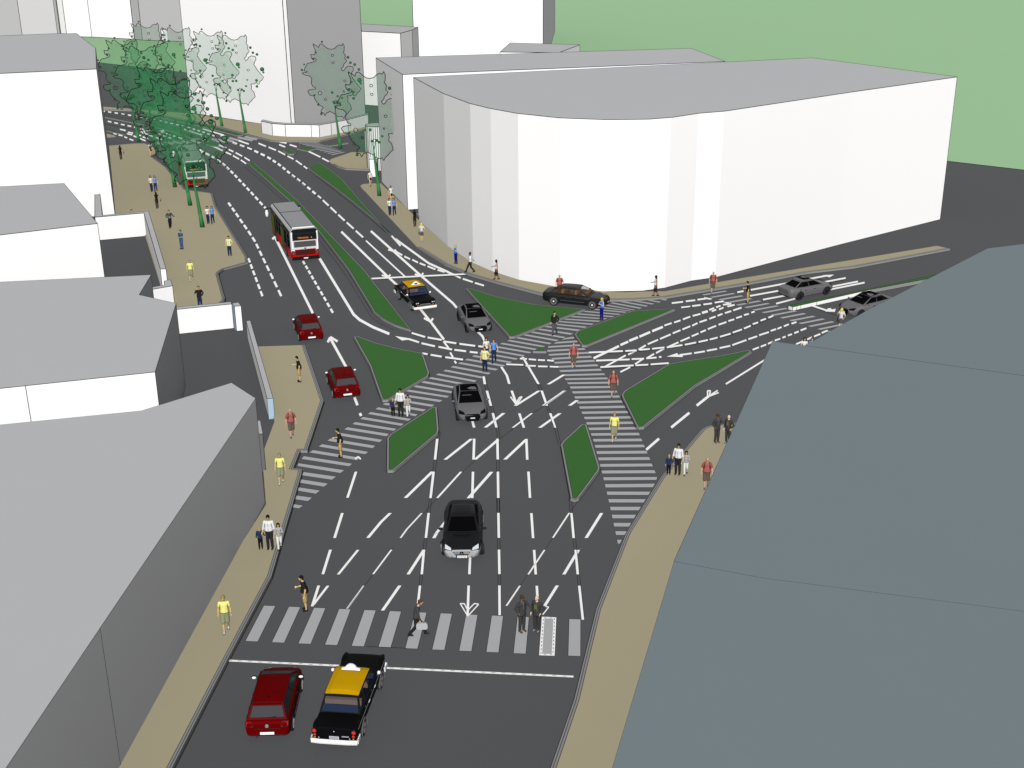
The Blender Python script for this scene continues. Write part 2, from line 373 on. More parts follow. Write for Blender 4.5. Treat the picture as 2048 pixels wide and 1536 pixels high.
def poly_stroke(pts, w=W5, mb=None, z=.012):
    for a, b in zip(pts, pts[1:]):
        l = math.hypot(b[0] - a[0], b[1] - a[1]) or 1; e = .35 * w / l
        stroke(a[0], a[1], b[0] + (b[0] - a[0]) * e, b[1] + (b[1] - a[1]) * e, w, mb=mb, z=z)
def zz(s, ox, oy): return lambda x, y: (ox + x / s, oy + y / s)
def strokes(tr, lst, w=W5, hz=False):
    for s in lst:
        pts = [tr(s[i], s[i + 1]) for i in range(0, len(s), 2)]
        for a, b in zip(pts, pts[1:]): stroke(a[0], a[1], b[0], b[1], w, hz)
def dashed(pts, n, duty=.6, w=W5):
    P = [at(*p) for p in pts]; L = [0]
    for a, b in zip(P, P[1:]): L.append(L[-1] + (b - a).length)
    def pos(t):
        t *= L[-1]
        for i in range(len(P) - 1):
            if t <= L[i + 1] + 1e-9:
                k = (t - L[i]) / (L[i + 1] - L[i]); p = P[i].lerp(P[i + 1], k); break
        d = p - Vector((0, 0, CAM_H)); f = d.y * cp_ - d.z * sp_; u = d.y * sp_ + d.z * cp_
        return (PX0 + F_PX * d.x / f, PY0 - F_PX * u / f)
    for i in range(n):
        a, b = pos((i + (1 - duty) / 2) / n), pos((i + 1 - (1 - duty) / 2) / n); stroke(*a, *b, w)
z750, z700, z300, z350, z500 = zz(4.096, 750, 700), zz(3.4133, 700, 950), zz(3.4133, 300, 950), zz(4.096, 350, 650), zz(4.096, 500, 350)
z400, z190, z1150, z1330 = zz(5.689, 400, 220), zz(6.827, 190, 200), zz(5.12, 1150, 600), zz(5.535, 1330, 540)
z930, z1050, z660, z310, z0b = zz(7.877, 930, 660), zz(3.4133, 1050, 750), zz(6.0235, 660, 430), zz(6.98, 310, 400), zz(2.926, 0, 350)
# near lanes: dashes cut square to the view
strokes(z750, [(890, 218, 900, 282), (1035, 140, 1080, 210, 1100, 280), (1210, 60, 1340, 282), (917, 335, 950, 458), (1120, 335, 1160, 450), (1365, 335, 1408, 458), (798, 585, 812, 638), (965, 520, 995, 638), (1182, 520, 1220, 638), (1435, 520, 1475, 638), (510, 730, 492, 900), (813, 730, 807, 900), (1003, 730, 1006, 900), (1240, 730, 1247, 900), (480, 1000, 455, 1215), (803, 1000, 797, 1215), (1007, 1000, 1010, 1215), (1257, 1000, 1270, 1215)], 4.9, True)
strokes(z750, [(1545, 205, 1420, 282), (1345, 335, 1150, 458), (1555, 335, 1380, 458), (1655, 415, 1595, 458), (1055, 520, 905, 638), (1515, 520, 1350, 638), (790, 730, 575, 900), (1005, 740, 820, 900), (1240, 735, 1065, 900), (470, 1000, 250, 1215), (955, 1000, 765, 1215)], 7.0, True)
strokes(z750, [(1285, 520, 1130, 638), (705, 1000, 510, 1215)], 4.6, True)
strokes(z700, [(537, 262, 518, 432), (1013, 262, 1016, 432), (1238, 262, 1250, 432), (1512, 262, 1527, 432), (505, 513, 490, 680), (820, 565, 815, 680), (1017, 513, 1020, 680), (1257, 513, 1268, 680), (1540, 513, 1555, 680), (478, 758, 458, 935), (810, 758, 803, 960), (1020, 758, 1022, 960), (1275, 758, 1280, 840), (1565, 758, 1590, 990)], 4.9, True)
strokes(z700, [(275, 262, 215, 320, 122, 432), (655, 318, 590, 400, 572, 432), (505, 513, 397, 680), (1718, 262, 1612, 432), (340, 758, 222, 928), (1415, 758, 1328, 898), (1560, 513, 1460, 680)], 6.4, True)
strokes(z700, [(490, 262, 390, 370, 345, 432), (283, 513, 158, 680), (1497, 262, 1385, 432), (1328, 513, 1217, 680), (1160, 758, 1068, 895)], 3.6, True)
strokes(z300, [(1313, 262, 1260, 432), (1232, 513, 1180, 680), (1152, 758, 1107, 900), (1420, 513, 1285, 680), (1215, 758, 1115, 888)], 5.4, True)
strokes(z300, [(1460, 758, 1345, 915)], 3.6, True)
strokes(z350, [(1483, 1205, 1413, 1418)], 5.0, True)
strokes(z700, [(752, 880, 803, 966), (878, 884, 803, 966), (752, 880, 780, 880), (850, 880, 878, 884), (780, 880, 802, 925), (850, 880, 806, 925), (1335, 898, 1357, 903), (1357, 903, 1316, 955)], 2.2)
strokes(z750, [(1110, 385, 1155, 448), (1205, 385, 1160, 450), (1185, 390, 1158, 435), (1185, 388, 1205, 385)], 2.6)
stroke(453, 1321.5, 1147, 1353.8, 3.6)
for i in range(34):
    t = i / 34; stroke(455 + 690 * t, 1322.4 + 32 * t, 455 + 690 * (t + .012), 1322.4 + 32 * (t + .012), .7, mb=dk, z=.034)
# left carriageway
strokes(z350, [(1410, 360, 1275, 115), (1495, 660, 1470, 595), (1525, 748, 1515, 725)], 5.2)
strokes(zz(8.08, 570, 620), [(730, 440, 850, 515), (730, 445, 690, 525)], 4.6)
strokes(z350, [(1475, 1100, 1500, 1080, 1522, 1102)], 3.0)
poly_stroke([z500(515, 1135), z500(205, 510)], 5.0); strokes(z500, [(183, 528, 205, 508, 238, 540)], 4.5)
poly_stroke([z500(570, 685), z500(850, 1145), z500(900, 1190), z500(1010, 1250), z500(1135, 1302)], 5.2)
quad([z500(1188, 1320), z500(1312, 1340), z500(1300, 1350), z500(1245, 1357)])
strokes(z500, [(1300, 1345, 1385, 1372), (1405, 1380, 1515, 1405), (1545, 1410, 1655, 1432), (1675, 1435, 1770, 1447), (1800, 1450, 1865, 1457), (1410, 1462, 1455, 1470), (1480, 1475, 1570, 1490), (1600, 1495, 1745, 1515), (1325, 1297, 1435, 1330), (1455, 1332, 1570, 1352), (1590, 1365, 1690, 1380), (1715, 1385, 1845, 1402), (1870, 1405, 1915, 1410), (1585, 1365, 1635, 1432), (1640, 1455, 1665, 1500), (1675, 1525, 1690, 1545)], 3.6)
poly_stroke([z500(1395, 1100), z500(1480, 1205), z500(1585, 1345)], 4.6)
strokes(z500, [(1425, 1175, 1478, 1203), (1500, 1175, 1475, 1208)], 4.0)
poly_stroke([z500(990, 460), z500(1410, 835), z500(1660, 1050), z500(1690, 1085)], 4.4)
poly_stroke([z500(1865, 1285), z500(1905, 1325), z500(1925, 1365)], 4.4)
poly_stroke([z500(748, 465), z500(1130, 835), z500(1205, 905)], 4.4)
strokes(z500, [(1350, 815, 1405, 828), (1420, 805, 1400, 832), (1135, 612, 1180, 627), (1195, 612, 1178, 632), (1080, 822, 1130, 838), (1150, 818, 1130, 842)], 3.6)
strokes(z500, [(950, 540, 1270, 835)], 3.0)
dashed([(462.4, 284), (505.5, 300.3), (538, 315.8), (559, 329.9), (580, 347.4), (604, 365.5), (644, 399)], 16, .62, 4.2)
dashed([(644, 399), (689, 441.5), (728.5, 477)], 5, .78, 3.6)
dashed([(380.4, 293.7), (402, 302), (425, 314), (447, 328.5), (468, 349), (490, 372), (536, 422)], 16, .66, 4.2)
strokes(z400, [(665, 380, 750, 415), (780, 425, 865, 460), (890, 470, 970, 512), (995, 525, 1065, 560), (1090, 575, 1160, 625), (1180, 640, 1220, 670), (440, 350, 555, 390), (905, 365, 985, 380), (1020, 395, 1100, 420), (900, 395, 970, 422), (1230, 470, 1370, 537), (1390, 550, 1465, 588), (215, 400, 300, 435), (325, 450, 380, 475), (405, 487, 480, 527), (505, 540, 565, 578), (125, 405, 260, 465), (285, 478, 355, 510), (375, 520, 445, 560), (465, 570, 525, 612)], 2.9)
dashed([z0b(1333, 158), z0b(1450, 325), z0b(1490, 385), z0b(1650, 718)], 14, .68, 4.4)
dashed([(496, 515), (525.8, 595)], 6, .7, 4.4)
dashed([(605, 521), (667, 628)], 10, .68, 4.4)
dashed([(200, 221.5), (262, 231), (322, 242.5), (380, 256), (432, 273)], 20, .5, 2.6)
dashed([(200, 239.5), (262, 253), (302, 263), (345, 278)], 12, .55, 2.6)
strokes(z190, [(340, 402, 420, 420), (450, 440, 520, 455), (560, 470, 630, 490), (650, 505, 730, 530), (430, 462, 510, 478), (525, 492, 690, 560), (250, 455, 295, 468), (320, 478, 375, 490), (400, 505, 440, 520), (470, 535, 525, 555), (640, 445, 915, 545), (900, 435, 1190, 530), (1215, 402, 1500, 490), (1470, 395, 1760, 482)], 2.6)
for x, y, s in ((610, 440, -1), (870, 428, -1), (1525, 500, 1), (1790, 490, 1)):
    quad([z190(x, y), z190(x - s * 70, y - 24), z190(x - s * 80, y + 6)]) 
# right approach
poly_stroke([z660(785, 290), z660(1170, 570), z660(1200, 590), z660(1420, 690), z660(1500, 725)], 4.2)
strokes(z660, [(500, 768, 1650, 712)], 3.0)
strokes(z660, [(740, 250, 850, 375), (700, 422, 780, 435, 870, 488), (895, 500, 965, 533), (990, 540, 1060, 575), (1080, 583, 1150, 610), (1175, 620, 1270, 658), (1295, 665, 1380, 690), (1500, 725, 1575, 762), (1600, 770, 1720, 810), (1745, 820, 1855, 853)], 3.4)
# junction fan on the right
J = 3.3
strokes(z1150, [(190, 600, 450, 475), (465, 465, 545, 430), (555, 420, 645, 383), (660, 378, 770, 330), (790, 322, 900, 278), (1300, 135, 1360, 118)], 4.6)
strokes(z1150, [(915, 265, 990, 240), (1015, 232, 1080, 210), (1105, 200, 1180, 172), (1205, 165, 1285, 145), (1375, 105, 1425, 85), (1445, 78, 1490, 62), (1515, 50, 1600, 40), (1400, 118, 1445, 100), (1475, 98, 1520, 80), (1560, 70, 1635, 52), (310, 685, 520, 570), (545, 560, 630, 520), (650, 510, 725, 465), (745, 455, 850, 410), (870, 402, 980, 355), (1000, 345, 1080, 313), (1100, 303, 1180, 270), (1200, 265, 1255, 238), (1275, 230, 1350, 205), (1375, 195, 1440, 172), (1460, 165, 1510, 145), (1535, 135, 1600, 115), (1620, 108, 1705, 80), (465, 740, 565, 690), (615, 660, 705, 600), (735, 600, 810, 555), (830, 545, 915, 497), (945, 487, 1060, 435), (1080, 425, 1175, 385), (1195, 375, 1265, 345), (1285, 335, 1340, 312), (1360, 300, 1445, 265), (1470, 255, 1550, 228), (1570, 218, 1630, 200), (1650, 188, 1710, 170), (1730, 158, 1780, 145), (1805, 130, 1840, 120)], J)
strokes(z1150, [(140, 540, 490, 525), (515, 525, 630, 517), (660, 513, 765, 505), (790, 503, 915, 490), (940, 487, 1100, 463), (1125, 460, 1240, 437), (1265, 433, 1360, 412), (1380, 408, 1460, 388), (1485, 380, 1595, 348), (1615, 335, 1710, 303), (1730, 295, 1800, 265), (1820, 250, 1875, 232), (1900, 215, 1955, 195), (1980, 185, 2030, 165), (215, 622, 560, 610), (580, 607, 705, 603), (730, 600, 835, 592), (860, 588, 885, 585), (1070, 567, 1195, 550), (1220, 545, 1330, 527), (1350, 522, 1455, 503), (1480, 495, 1590, 472), (1610, 465, 1755, 413), (1775, 405, 1865, 375), (1885, 362, 1985, 330), (2005, 318, 2060, 300), (260, 690, 600, 672), (620, 672, 750, 665), (775, 663, 960, 650), (1545, 862, 1960, 604)], J)
quad([z1150(938, 582), z1150(1045, 546), z1150(1062, 566), z1150(1106, 570), z1150(1100, 586)])
strokes(z1330, [(1170, 677, 1220, 660), (1245, 655, 1290, 635), (1315, 627, 1370, 605), (1400, 595, 1455, 578), (970, 885, 1040, 858), (1060, 852, 1120, 828), (1140, 820, 1200, 795), (1215, 785, 1275, 765), (1300, 752, 1335, 738), (1360, 728, 1405, 712), (1430, 702, 1480, 683), (1500, 672, 1565, 648), (1450, 825, 1555, 782), (1575, 770, 1630, 745), (1650, 738, 1720, 710), (1735, 700, 1800, 672), (75, 370, 200, 355), (230, 350, 335, 338), (360, 330, 450, 318), (180, 417, 280, 407), (300, 402, 395, 390), (425, 385, 520, 373), (550, 365, 650, 350), (800, 248, 870, 235), (950, 222, 1405, 138), (1545, 110, 1790, 65), (940, 290, 1305, 225), (1690, 150, 2000, 92), (1085, 330, 1330, 285), (1775, 200, 2136, 129), (1230, 375, 1440, 320), (1780, 228, 2209, 142), (1620, 395, 1790, 452), (1640, 385, 1740, 378)][:-1], J)
quad([z1330(430, 300), z1330(527, 320), z1330(500, 330), z1330(450, 322)])
quad([z1330(1750, 58), z1330(1872, 53), z1330(1822, 83), z1330(1795, 76)])
quad([z1330(1775, 462), z1330(1802, 428), z1330(1836, 424), z1330(1845, 440), z1330(1890, 430), z1330(1880, 466)])
quad([z1330(640, 352), z1330(700, 362), z1330(745, 388), z1330(700, 380)])
# middle of the junction
strokes(z930, [(865, 455, 975, 462), (1005, 462, 1120, 472), (1150, 475, 1260, 480), (1295, 480, 1400, 490), (650, 545, 920, 555), (955, 568, 1115, 572), (1150, 575, 1300, 578), (1335, 580, 1470, 585)], 3.1)
# lane by the right pavement
strokes(z1050, [(1255, 145, 1172, 211), (1122, 260, 998, 361), (915, 437, 828, 513)], 5.0)
strokes(z1050, [(1246, 108, 1247, 150), (1246, 109, 1266, 109), (1266, 109, 1258, 145), (1322, 122, 1258, 147), (1315, 108, 1268, 138)], 2.8)
tag(mk.build('road_marking', [M_WHITE]), kind='structure')
# thin dark joints left along the guide lines
def joint(tr, pts, off, w=1.0):
    P = [tr(pts[i], pts[i + 1]) for i in range(0, len(pts), 2)]
    poly_stroke([(p[0] + off, p[1]) for p in P], w, dk, .006)
for off in (-2.6, 2.6):
    joint(z750, (890, 218, 1000, 640, 1012, 700, 1006, 900, 1013, 1340), off); joint(z700, (1010, 160, 1024, 960), off)
    joint(z750, (524, 680, 440, 1340), off); joint(z700, (537, 262, 458, 935), off)
    joint(z750, (1210, 60, 1340, 282, 1480, 640, 1512, 775), off); joint(z750, (1598, 1215, 1610, 1340), off); joint(z700, (1512, 262, 1592, 990), off)
joint(z750, (1590, 315, 1295, 520, 1015, 735, 715, 1000, 450, 1280, 395, 1345), 0, .8); joint(z300, (1660, 500, 1345, 915), 0, .8); joint(z750, (1670, 1230, 1605, 1320), 0, .8)
joint(z700, (1480, 290, 1068, 895), 0, .7)
joint(z300, (1475, 1172, 1750, 1184), 0, .9)
def under(tr, pts, dy): 
    P = [tr(pts[i], pts[i + 1]) for i in range(0, len(pts), 2)]; poly_stroke([(p[0], p[1] + dy) for p in P], 1.1, dk, .006)
under(z1150, (140, 540, 560, 528, 915, 490, 1240, 440, 1600, 350, 2030, 165), 2.4); under(z1150, (270, 700, 600, 682, 960, 655), 1.5)
under(z930, (640, 545, 920, 560, 1470, 590), 1.4); under(z660, (500, 768, 1650, 712), 2.6); under(z660, (785, 290, 1170, 570, 1420, 690), 2.4)
under(z500, (1325, 1297, 1590, 1360, 1915, 1412), 2.4); under(z500, (1410, 1462, 1745, 1520), 1.5)
under(z1330, (180, 417, 650, 352), 2.2); under(z1330, (940, 290, 1305, 225), 2.2); under(z1330, (1085, 330, 1330, 285), 2.2); under(z1330, (1690, 150, 2000, 92), 2.6); under(z1330, (1775, 200, 2136, 129), 2.4)
under(z1330, (1620, 395, 1890, 490), 2.5)
for w_, pts in ((1.0, [(462, 285), (505, 302), (538, 317.5), (559, 331.5), (580, 349), (604, 367), (644, 401), (689, 443), (728, 478)]), (1.0, [(380, 295), (402, 303.5), (447, 330), (468, 350), (490, 373), (536, 423)]), (.9, [(200, 223), (262, 232), (322, 243.5), (380, 257)]), (.9, [(200, 246), (262, 258), (345, 284)]), (.8, [(200, 227), (262, 238), (322, 248), (400, 268)])):
    poly_stroke(pts, w_, dk, .006)
for off in (5, 7):
    poly_stroke([(489 - off * .2, 326 + off), (517, 350 + off), (568, 396 + off), (630, 462 + off), (689, 540 + off), (742, 627 + off), (762, 641 + off), (788, 653 + off)], .7, dk, .006) if off == 7 else None
poly_stroke([(632, 352), (696, 402), (741, 439), (770, 464)], .7, dk, .006)
tag(dk.build('road_joint', [M_LINE]), kind='structure')
# ================================================================== buildings
def block(name, roof_px, h, label, cat='building', wall=None, shadeside=None, roof=None, z0=0.0, lines=True, skip_v=(), group=None, foot=None, edge_k=1.0, extra=None):
    """roof_px: outline of the roof as traced (at height h), or foot: list of ground points"""
    P = px(roof_px, h) if foot is None else foot
    vis = [p for p in P]
    c = Vector((sum(p.x for p in P) / len(P), sum(p.y for p in P) / len(P), 0))
    d = min(dist((p.x, p.y, h)) for p in vis); r = .72 * max(d, 25) / F_PX * edge_k
    root = empty(name, (c.x, c.y, 0)); Q = [Vector((p.x - c.x, p.y - c.y)) for p in P]
    keep = list(range(len(Q)))
    if area(Q) < 0: Q = Q[::-1]; keep = keep[::-1]
    n = len(Q); mb = MB()
    for i in range(n):
        a, b = Q[i], Q[(i + 1) % n]
        ga = shadeside is not None and {keep[i], keep[(i + 1) % n]} == set(shadeside)
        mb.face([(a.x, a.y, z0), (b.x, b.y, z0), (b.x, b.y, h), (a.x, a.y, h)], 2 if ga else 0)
    if lines:
        for i in range(n):
            a, b = Q[i], Q[(i + 1) % n]
            k0 = r * max(1, dist((a.x + c.x, a.y + c.y, h)) / max(d, 25)) 
            mb.tube((a.x, a.y, h), (b.x, b.y, h), k0 * .9, 1, caps=False)
            mb.tube((a.x, a.y, z0 + .02), (b.x, b.y, z0 + .02), k0 * .8, 1, caps=False)
            if keep[i] not in skip_v: mb.tube((a.x, a.y, z0), (a.x, a.y, h), k0 * .8, 1, caps=False)
    if extra: extra(mb, c, r)
    mb.build('wall', [wall or M_WALL, M_EDGE, M_GREY_SHADE], root)
    mb = MB(); mb.face([(q.x, q.y, h + .01) for q in Q], 0); mb.build('roof', [roof or M_ROOF], root)
    return tag(root, label, cat, group)
M_GREY_SHADE = mat('grey_render_and_shade', (.40, .40, .405), .9)  # own grey of one far block, and shade painted onto single sides
M_SHADEW = mat('shaded_white_render', (.13, .13, .135), .9)  # shade of the wall stub's turned-away side, put into its colour
HT = {}
HT['N'] = height((232, 430), (193, 138)); HT['P'] = height((371, 775), (352, 607)); HT['Q'] = height((532.5, 1008), (511, 797)); HT['O'] = height((216, 600), (195, 447))
HT['J'] = height((818, 420), (805, 149)); HT['K'] = height((838, 441), (827, 155)); HT['G'] = height((728, 210), (722.8, 62.5)); HT['L'] = height((524.5, 268.3), (522.5, 242.3))
HT['W1'] = height((201, 481), (194, 434)); HT['W3'] = height((468, 657), (463, 608)); HT['W4'] = height((549.7, 843), (546, 802))
print('HEIGHTS', {k: round(v, 2) for k, v in HT.items()})
block('house', [(-260, 88), (0, 72), (126, 67), (133, 68), (153, 67), (160, 72.5), (191, 96), (193, 138), (0, 147), (-260, 158)], HT['N'], 'tall white house with a cut corner roof behind the plaza, left edge of the photo', skip_v=(1, 8))
block('house', [(-200, 384), (128, 367), (195, 447), (0, 470), (-200, 494)], HT['O'], 'flat roofed white house beside the walled yard', skip_v=(3,))
block('house', [(-200, 574), (302, 550), (278, 590), (352, 607), (310, 744), (0, 777), (-200, 798)], HT['P'], 'white house with a notched grey roof and one dark gable wall', skip_v=(5,),
      extra=lambda mb, c, r: [mb.tube((p.x - c.x, p.y - c.y - .02, 0), (p.x - c.x, p.y - c.y - .02, HT['P']), r, 1, caps=False) for p in [at(0, 777, HT['P']).lerp(at(310, 744, HT['P']), .16)]])
block('house', [(-420, 905), (0, 850), (282, 822), (463, 766), (511, 797), (200, 1256), (12, 1536), (-300, 2003), (-500, 1700)], HT['Q'], 'nearest house at the lower left with a wide grey roof and dark side wall')
kf = [(827, 155), (887, 187), (940, 207), (981, 217), (1036, 227), (1122, 236), (1215, 239.5), (1296, 238.5), (1342, 235), (1398, 226.5), (1448, 222.5), (1704, 184), (1914, 154), (1625, 116)]
block('curved_building', kf, HT['K'], 'huge white block with a sweeping curved front at the street corner', skip_v=range(1, 12))
block('long_building', [(752, 116), (805, 149), (1450, 123), (1383, 97)], HT['J'], 'long flat block just behind the curved white building')
# tower behind the trees
g = [at(382, 226), at(591, 259), at(731, 233)]
g4 = g[0] + (g[2] - g[1]); 
def corner_strip(mb, c, r):
    p = g[1] - c; q = (g[0] - g[1]).normalized() * .75
    mb.tube((p.x + q.x, p.y + q.y - .05, 0), (p.x + q.x, p.y + q.y - .05, 44), r, 1, caps=False)
block('tower', None, 44, 'white tower with one shade-painted side rising out of the top edge behind the street trees', foot=[g[0], g[1], g[2], g4], extra=corner_strip, shadeside=(1, 2))  # right side's shade is put into its grey, sunlight alone leaves it brighter
gg = [at(728, 210), at(806, 217.5), at(829, 209)]
gh = HT['G']; rp = [at(722.8, 62.5, gh), at(800.8, 66.6, gh), at(824, 60, gh), at(836, 54.5, gh), at(722, 48, gh)]
block('distant_building', None, gh, 'low flat roofed block half hidden between the white tower and the tall slab', foot=rp)
d0, d1 = at(830, 150), at(1086, 150); d2 = d1 + Vector((5.3, 22, 0)); d3 = d0 + Vector((0, 22, 0))
b1 = at(1099.5, 150); dy = d1 + Vector((b1.x - d1.x + 1.5 + d1.x / d1.y * 75, 75, 0))
block('tall_slab', None, 46, 'tall white slab with a thin dark side behind the long block', foot=[d0, d1, dy, d3 + Vector((0, 53, 0))])
block('distant_shed', [(1020, 86), (1097, 88), (1159.7, 89.6), (1117, 105.5), (1000, 104)], 8, 'low grey shed peeping over the long block beside the tall slab')
# far background at the upper left
A = [at(x, y) for x, y in ((-90, 92), (46, 82), (117, 80.5), (122.5, 81.0), (110, 62), (-90, 62))]
block('distant_building', None, 46, 'grey two faced block at the top left corner of the photo', foot=A, wall=mat('light_grey_render', (.52, .52, .525), .9), shadeside=(2, 3))  # narrow right side carries its shade as a darker grey
B = [at(x, y) for x, y in ((123, 72.2), (134, 73), (184, 74.2), (269, 78.6), (268, 66), (126, 62))]
block('distant_building', None, 46, 'white far block between the grey corner block and the dark one', foot=B)
C_ = [at(x, y) for x, y in ((269.5, 78.7), (285, 80.4), (384, 84), (384, 62), (280, 58))]
block('distant_building', None, 46, 'dark grey far block standing behind two pale boxes', foot=C_, wall=M_GREY_SHADE)
hb = height((298, 79.6), (295.6, 55.7))
M_PALE = mat('pale_render', (0.84, 0.84, 0.85), 0.9)
block('rooftop_box', None, hb, 'left pale box of two in front of the dark far block', 'kiosk', foot=[at(*p) for p in ((272.4, 76), (298, 79.6), (337, 73.5), (311, 71))], wall=M_PALE, group='pale boxes far away')
block('rooftop_box', None, hb, 'right pale box of two, touching the white tower', 'kiosk', foot=[at(*p) for p in ((324, 83), (370.5, 80), (372, 75), (326, 77))], wall=M_PALE, group='pale boxes far away')
# slate roofs on the right
HR = 12.0
block('slate_building', [(1545, 683), (2048, 752), (2450, 807), (2450, 1274), (2048, 1223), (1530, 1157), (1348, 1123)], HR, 'slate roofed building on the right, middle of three roof planes', wall=M_SLATE, roof=M_SLATE, group='slate roofed buildings', edge_k=.9)
block('slate_building', [(1348.2, 1123.6), (1530, 1157.6), (2048, 1223.6), (2450, 1274.6), (2450, 1740), (1164, 1740)], HR, 'nearest slate roofed building filling the lower right corner', wall=M_SLATE, roof=M_SLATE, group='slate roofed buildings', edge_k=.9)
block('slate_building', [(1610, 691.5), (1740, 618), (1975, 497), (2048, 488), (2450, 440), (2450, 806.5), (2048, 751.6)], HR - .02, 'farthest slate roof on the right, with the sloping corner', wall=M_SLATE, roof=M_SLATE, group='slate roofed buildings', edge_k=.9)
# boundary walls
def wall_block(roof_px, h, label, **k): return block('boundary_wall', roof_px, h, label, 'wall', group='low white boundary walls', **k)
wall_block([(189.7, 388.3), (200, 388.3), (204.5, 431), (297, 422.5), (332, 538), (320.6, 538), (288, 426), (189.7, 434.4)], HT['W1'], 'U shaped white wall round the yard beside the plaza')
wall_block([(295, 576.5), (329, 570.4), (328, 562), (341, 560), (345, 571.5), (295, 580.5)], HT['W1'], 'short white wall with a small pillar by the notched roof')
bb = [at(340, 670.4), at(468, 657)]; n_ = Vector((-(bb[1] - bb[0]).y, (bb[1] - bb[0]).x, 0)).normalized() * .5
if n_.y < 0: n_ = -n_
wall_block(None, HT['W3'], 'white gate wall between the plaza and the driveway, ending at the blue sided pillar', foot=[bb[0], bb[1], bb[1] + n_, bb[0] + n_])
M_BLUEW = mat('pale_blue_render', srgb(160, 185, 200), .9)
pb = [at(473.4, 662.8), at(486.5, 661.6)]; back = bb[1] + Vector((.04, .0, 0))
root = block('gate_pillar', None, HT['W3'] + .03, 'square white pillar with a pale blue inner side at the end of the gate wall', 'pillar', foot=[pb[0], pb[1], pb[1] + (back - pb[0]) * 1.2, back])
mb = MB(); cxy = root.location; a, b = pb[0] - cxy, back - cxy; o_ = Vector((-.015, -.006, 0))
mb.face([(a.x + o_.x, a.y + o_.y, 0), (b.x + o_.x, b.y + o_.y, 0), (b.x + o_.x, b.y + o_.y, HT['W3'] - .02), (a.x + o_.x, a.y + o_.y, HT['W3'] - .02)]); mb.build('painted_side', [M_BLUEW], root)
h4 = HT['W4']
tp = [at(492.5, 642.5, h4), at(500.5, 641.3, h4), at(546, 796.5, h4), at(534.5, 797.6, h4)]
root = wall_block(None, h4, 'straight white wall along the left pavement with a pale blue end', foot=tp)
mb = MB(); cxy = root.location; a, b = tp[3] - cxy, tp[2] - cxy
mb.face([(a.x, a.y - .015, 0), (b.x, b.y - .015, 0), (b.x, b.y - .015, h4), (a.x, a.y - .015, h4)]); mb.build('painted_end', [M_BLUEW], root)
wall_block([(511, 842), (520.5, 841.5), (525.5, 868), (514, 868)], 2.3, wall=M_SHADEW, label= 'stub of white wall coloured dark for shade, squeezed beside the nearest house')
# faceted low wall below the tower
lb = [(524.5, 268.3), (546, 273.3), (572, 275.4), (623.6, 276), (639.6, 276.6), (663.3, 272.2), (697, 265), (737, 254)]
P = [at(*p) for p in lb]; back_ = [p + Vector((.0, 1.0, 0)) for p in P[::-1]]
block('faceted_wall', None, HT['L'], 'faceted low white wall curving round the foot of the tower', 'wall', foot=P + back_)
# round kiosk
def kiosk():
    c = at(757, 337); root = empty('round_kiosk', (c.x, c.y, 0)); r = (c - at(735, 337)).length; h = 5.0; n = 32; mb = MB()
    for i in range(n):
        a0, a1 = 2 * math.pi * i / n, 2 * math.pi * (i + 1) / n
        p, q = (r * math.cos(a0), r * math.sin(a0)), (r * math.cos(a1), r * math.sin(a1))
        mb.face([(*p, 0), (*q, 0), (*q, h), (*p, h)], 0); mb.tube((*p, 0), (*p, h), .035, 1, caps=False); mb.tube((*p, h), (*q, h), .04, 1, caps=False)
    mb.build('wall', [M_WALL, M_EDGE], root)
    mb = MB(); mb.face([(r * math.cos(2 * math.pi * i / n), r * math.sin(2 * math.pi * i / n), h) for i in range(n)]); mb.build('roof', [M_ROOF], root)
    a, b = at(740, 354) - c, at(755, 354) - c; mb = MB(); w_ = b.x - a.x
    mb.box(((a.x + b.x) / 2, a.y + .6, 1.0), (w_, 1.2, 2.0), 0)
    for x in (a.x, b.x):
        mb.tube((x, a.y - .01, 0), (x, a.y - .01, 2.0), .035, 1)
    mb.tube((a.x, a.y - .01, 2.0), (b.x, a.y - .01, 2.0), .035, 1); mb.tube((a.x, a.y - .01, 0), (b.x, a.y - .01, 0), .035, 1)
    mb.box((b.x + .75, a.y + .9, 1.0), (.7, 1.2, 2.0), 0); mb.tube((b.x + .38, a.y + .28, 0), (b.x + .38, a.y + .28, 2.0), .03, 1)
    mb.build('booth', [M_WALL, M_EDGE], root)
    tag(root, 'round white ribbed kiosk with a square booth beside the long block', 'kiosk')
    p = at(734.5, 305); q = empty('white_post', (p.x, p.y, 0)); mb = MB(); mb.box((0, 0, 1.3), (.28, .28, 2.6), 0); mb.build('shaft', [M_WALL], q)
    mb = MB(); mb.ball((0, 0, 2.75), .2, 0, 8, 5); mb.build('cap', [M_EDGE], q)
    tag(q, 'slim white post with dark cap left of the round kiosk', 'post')
kiosk()
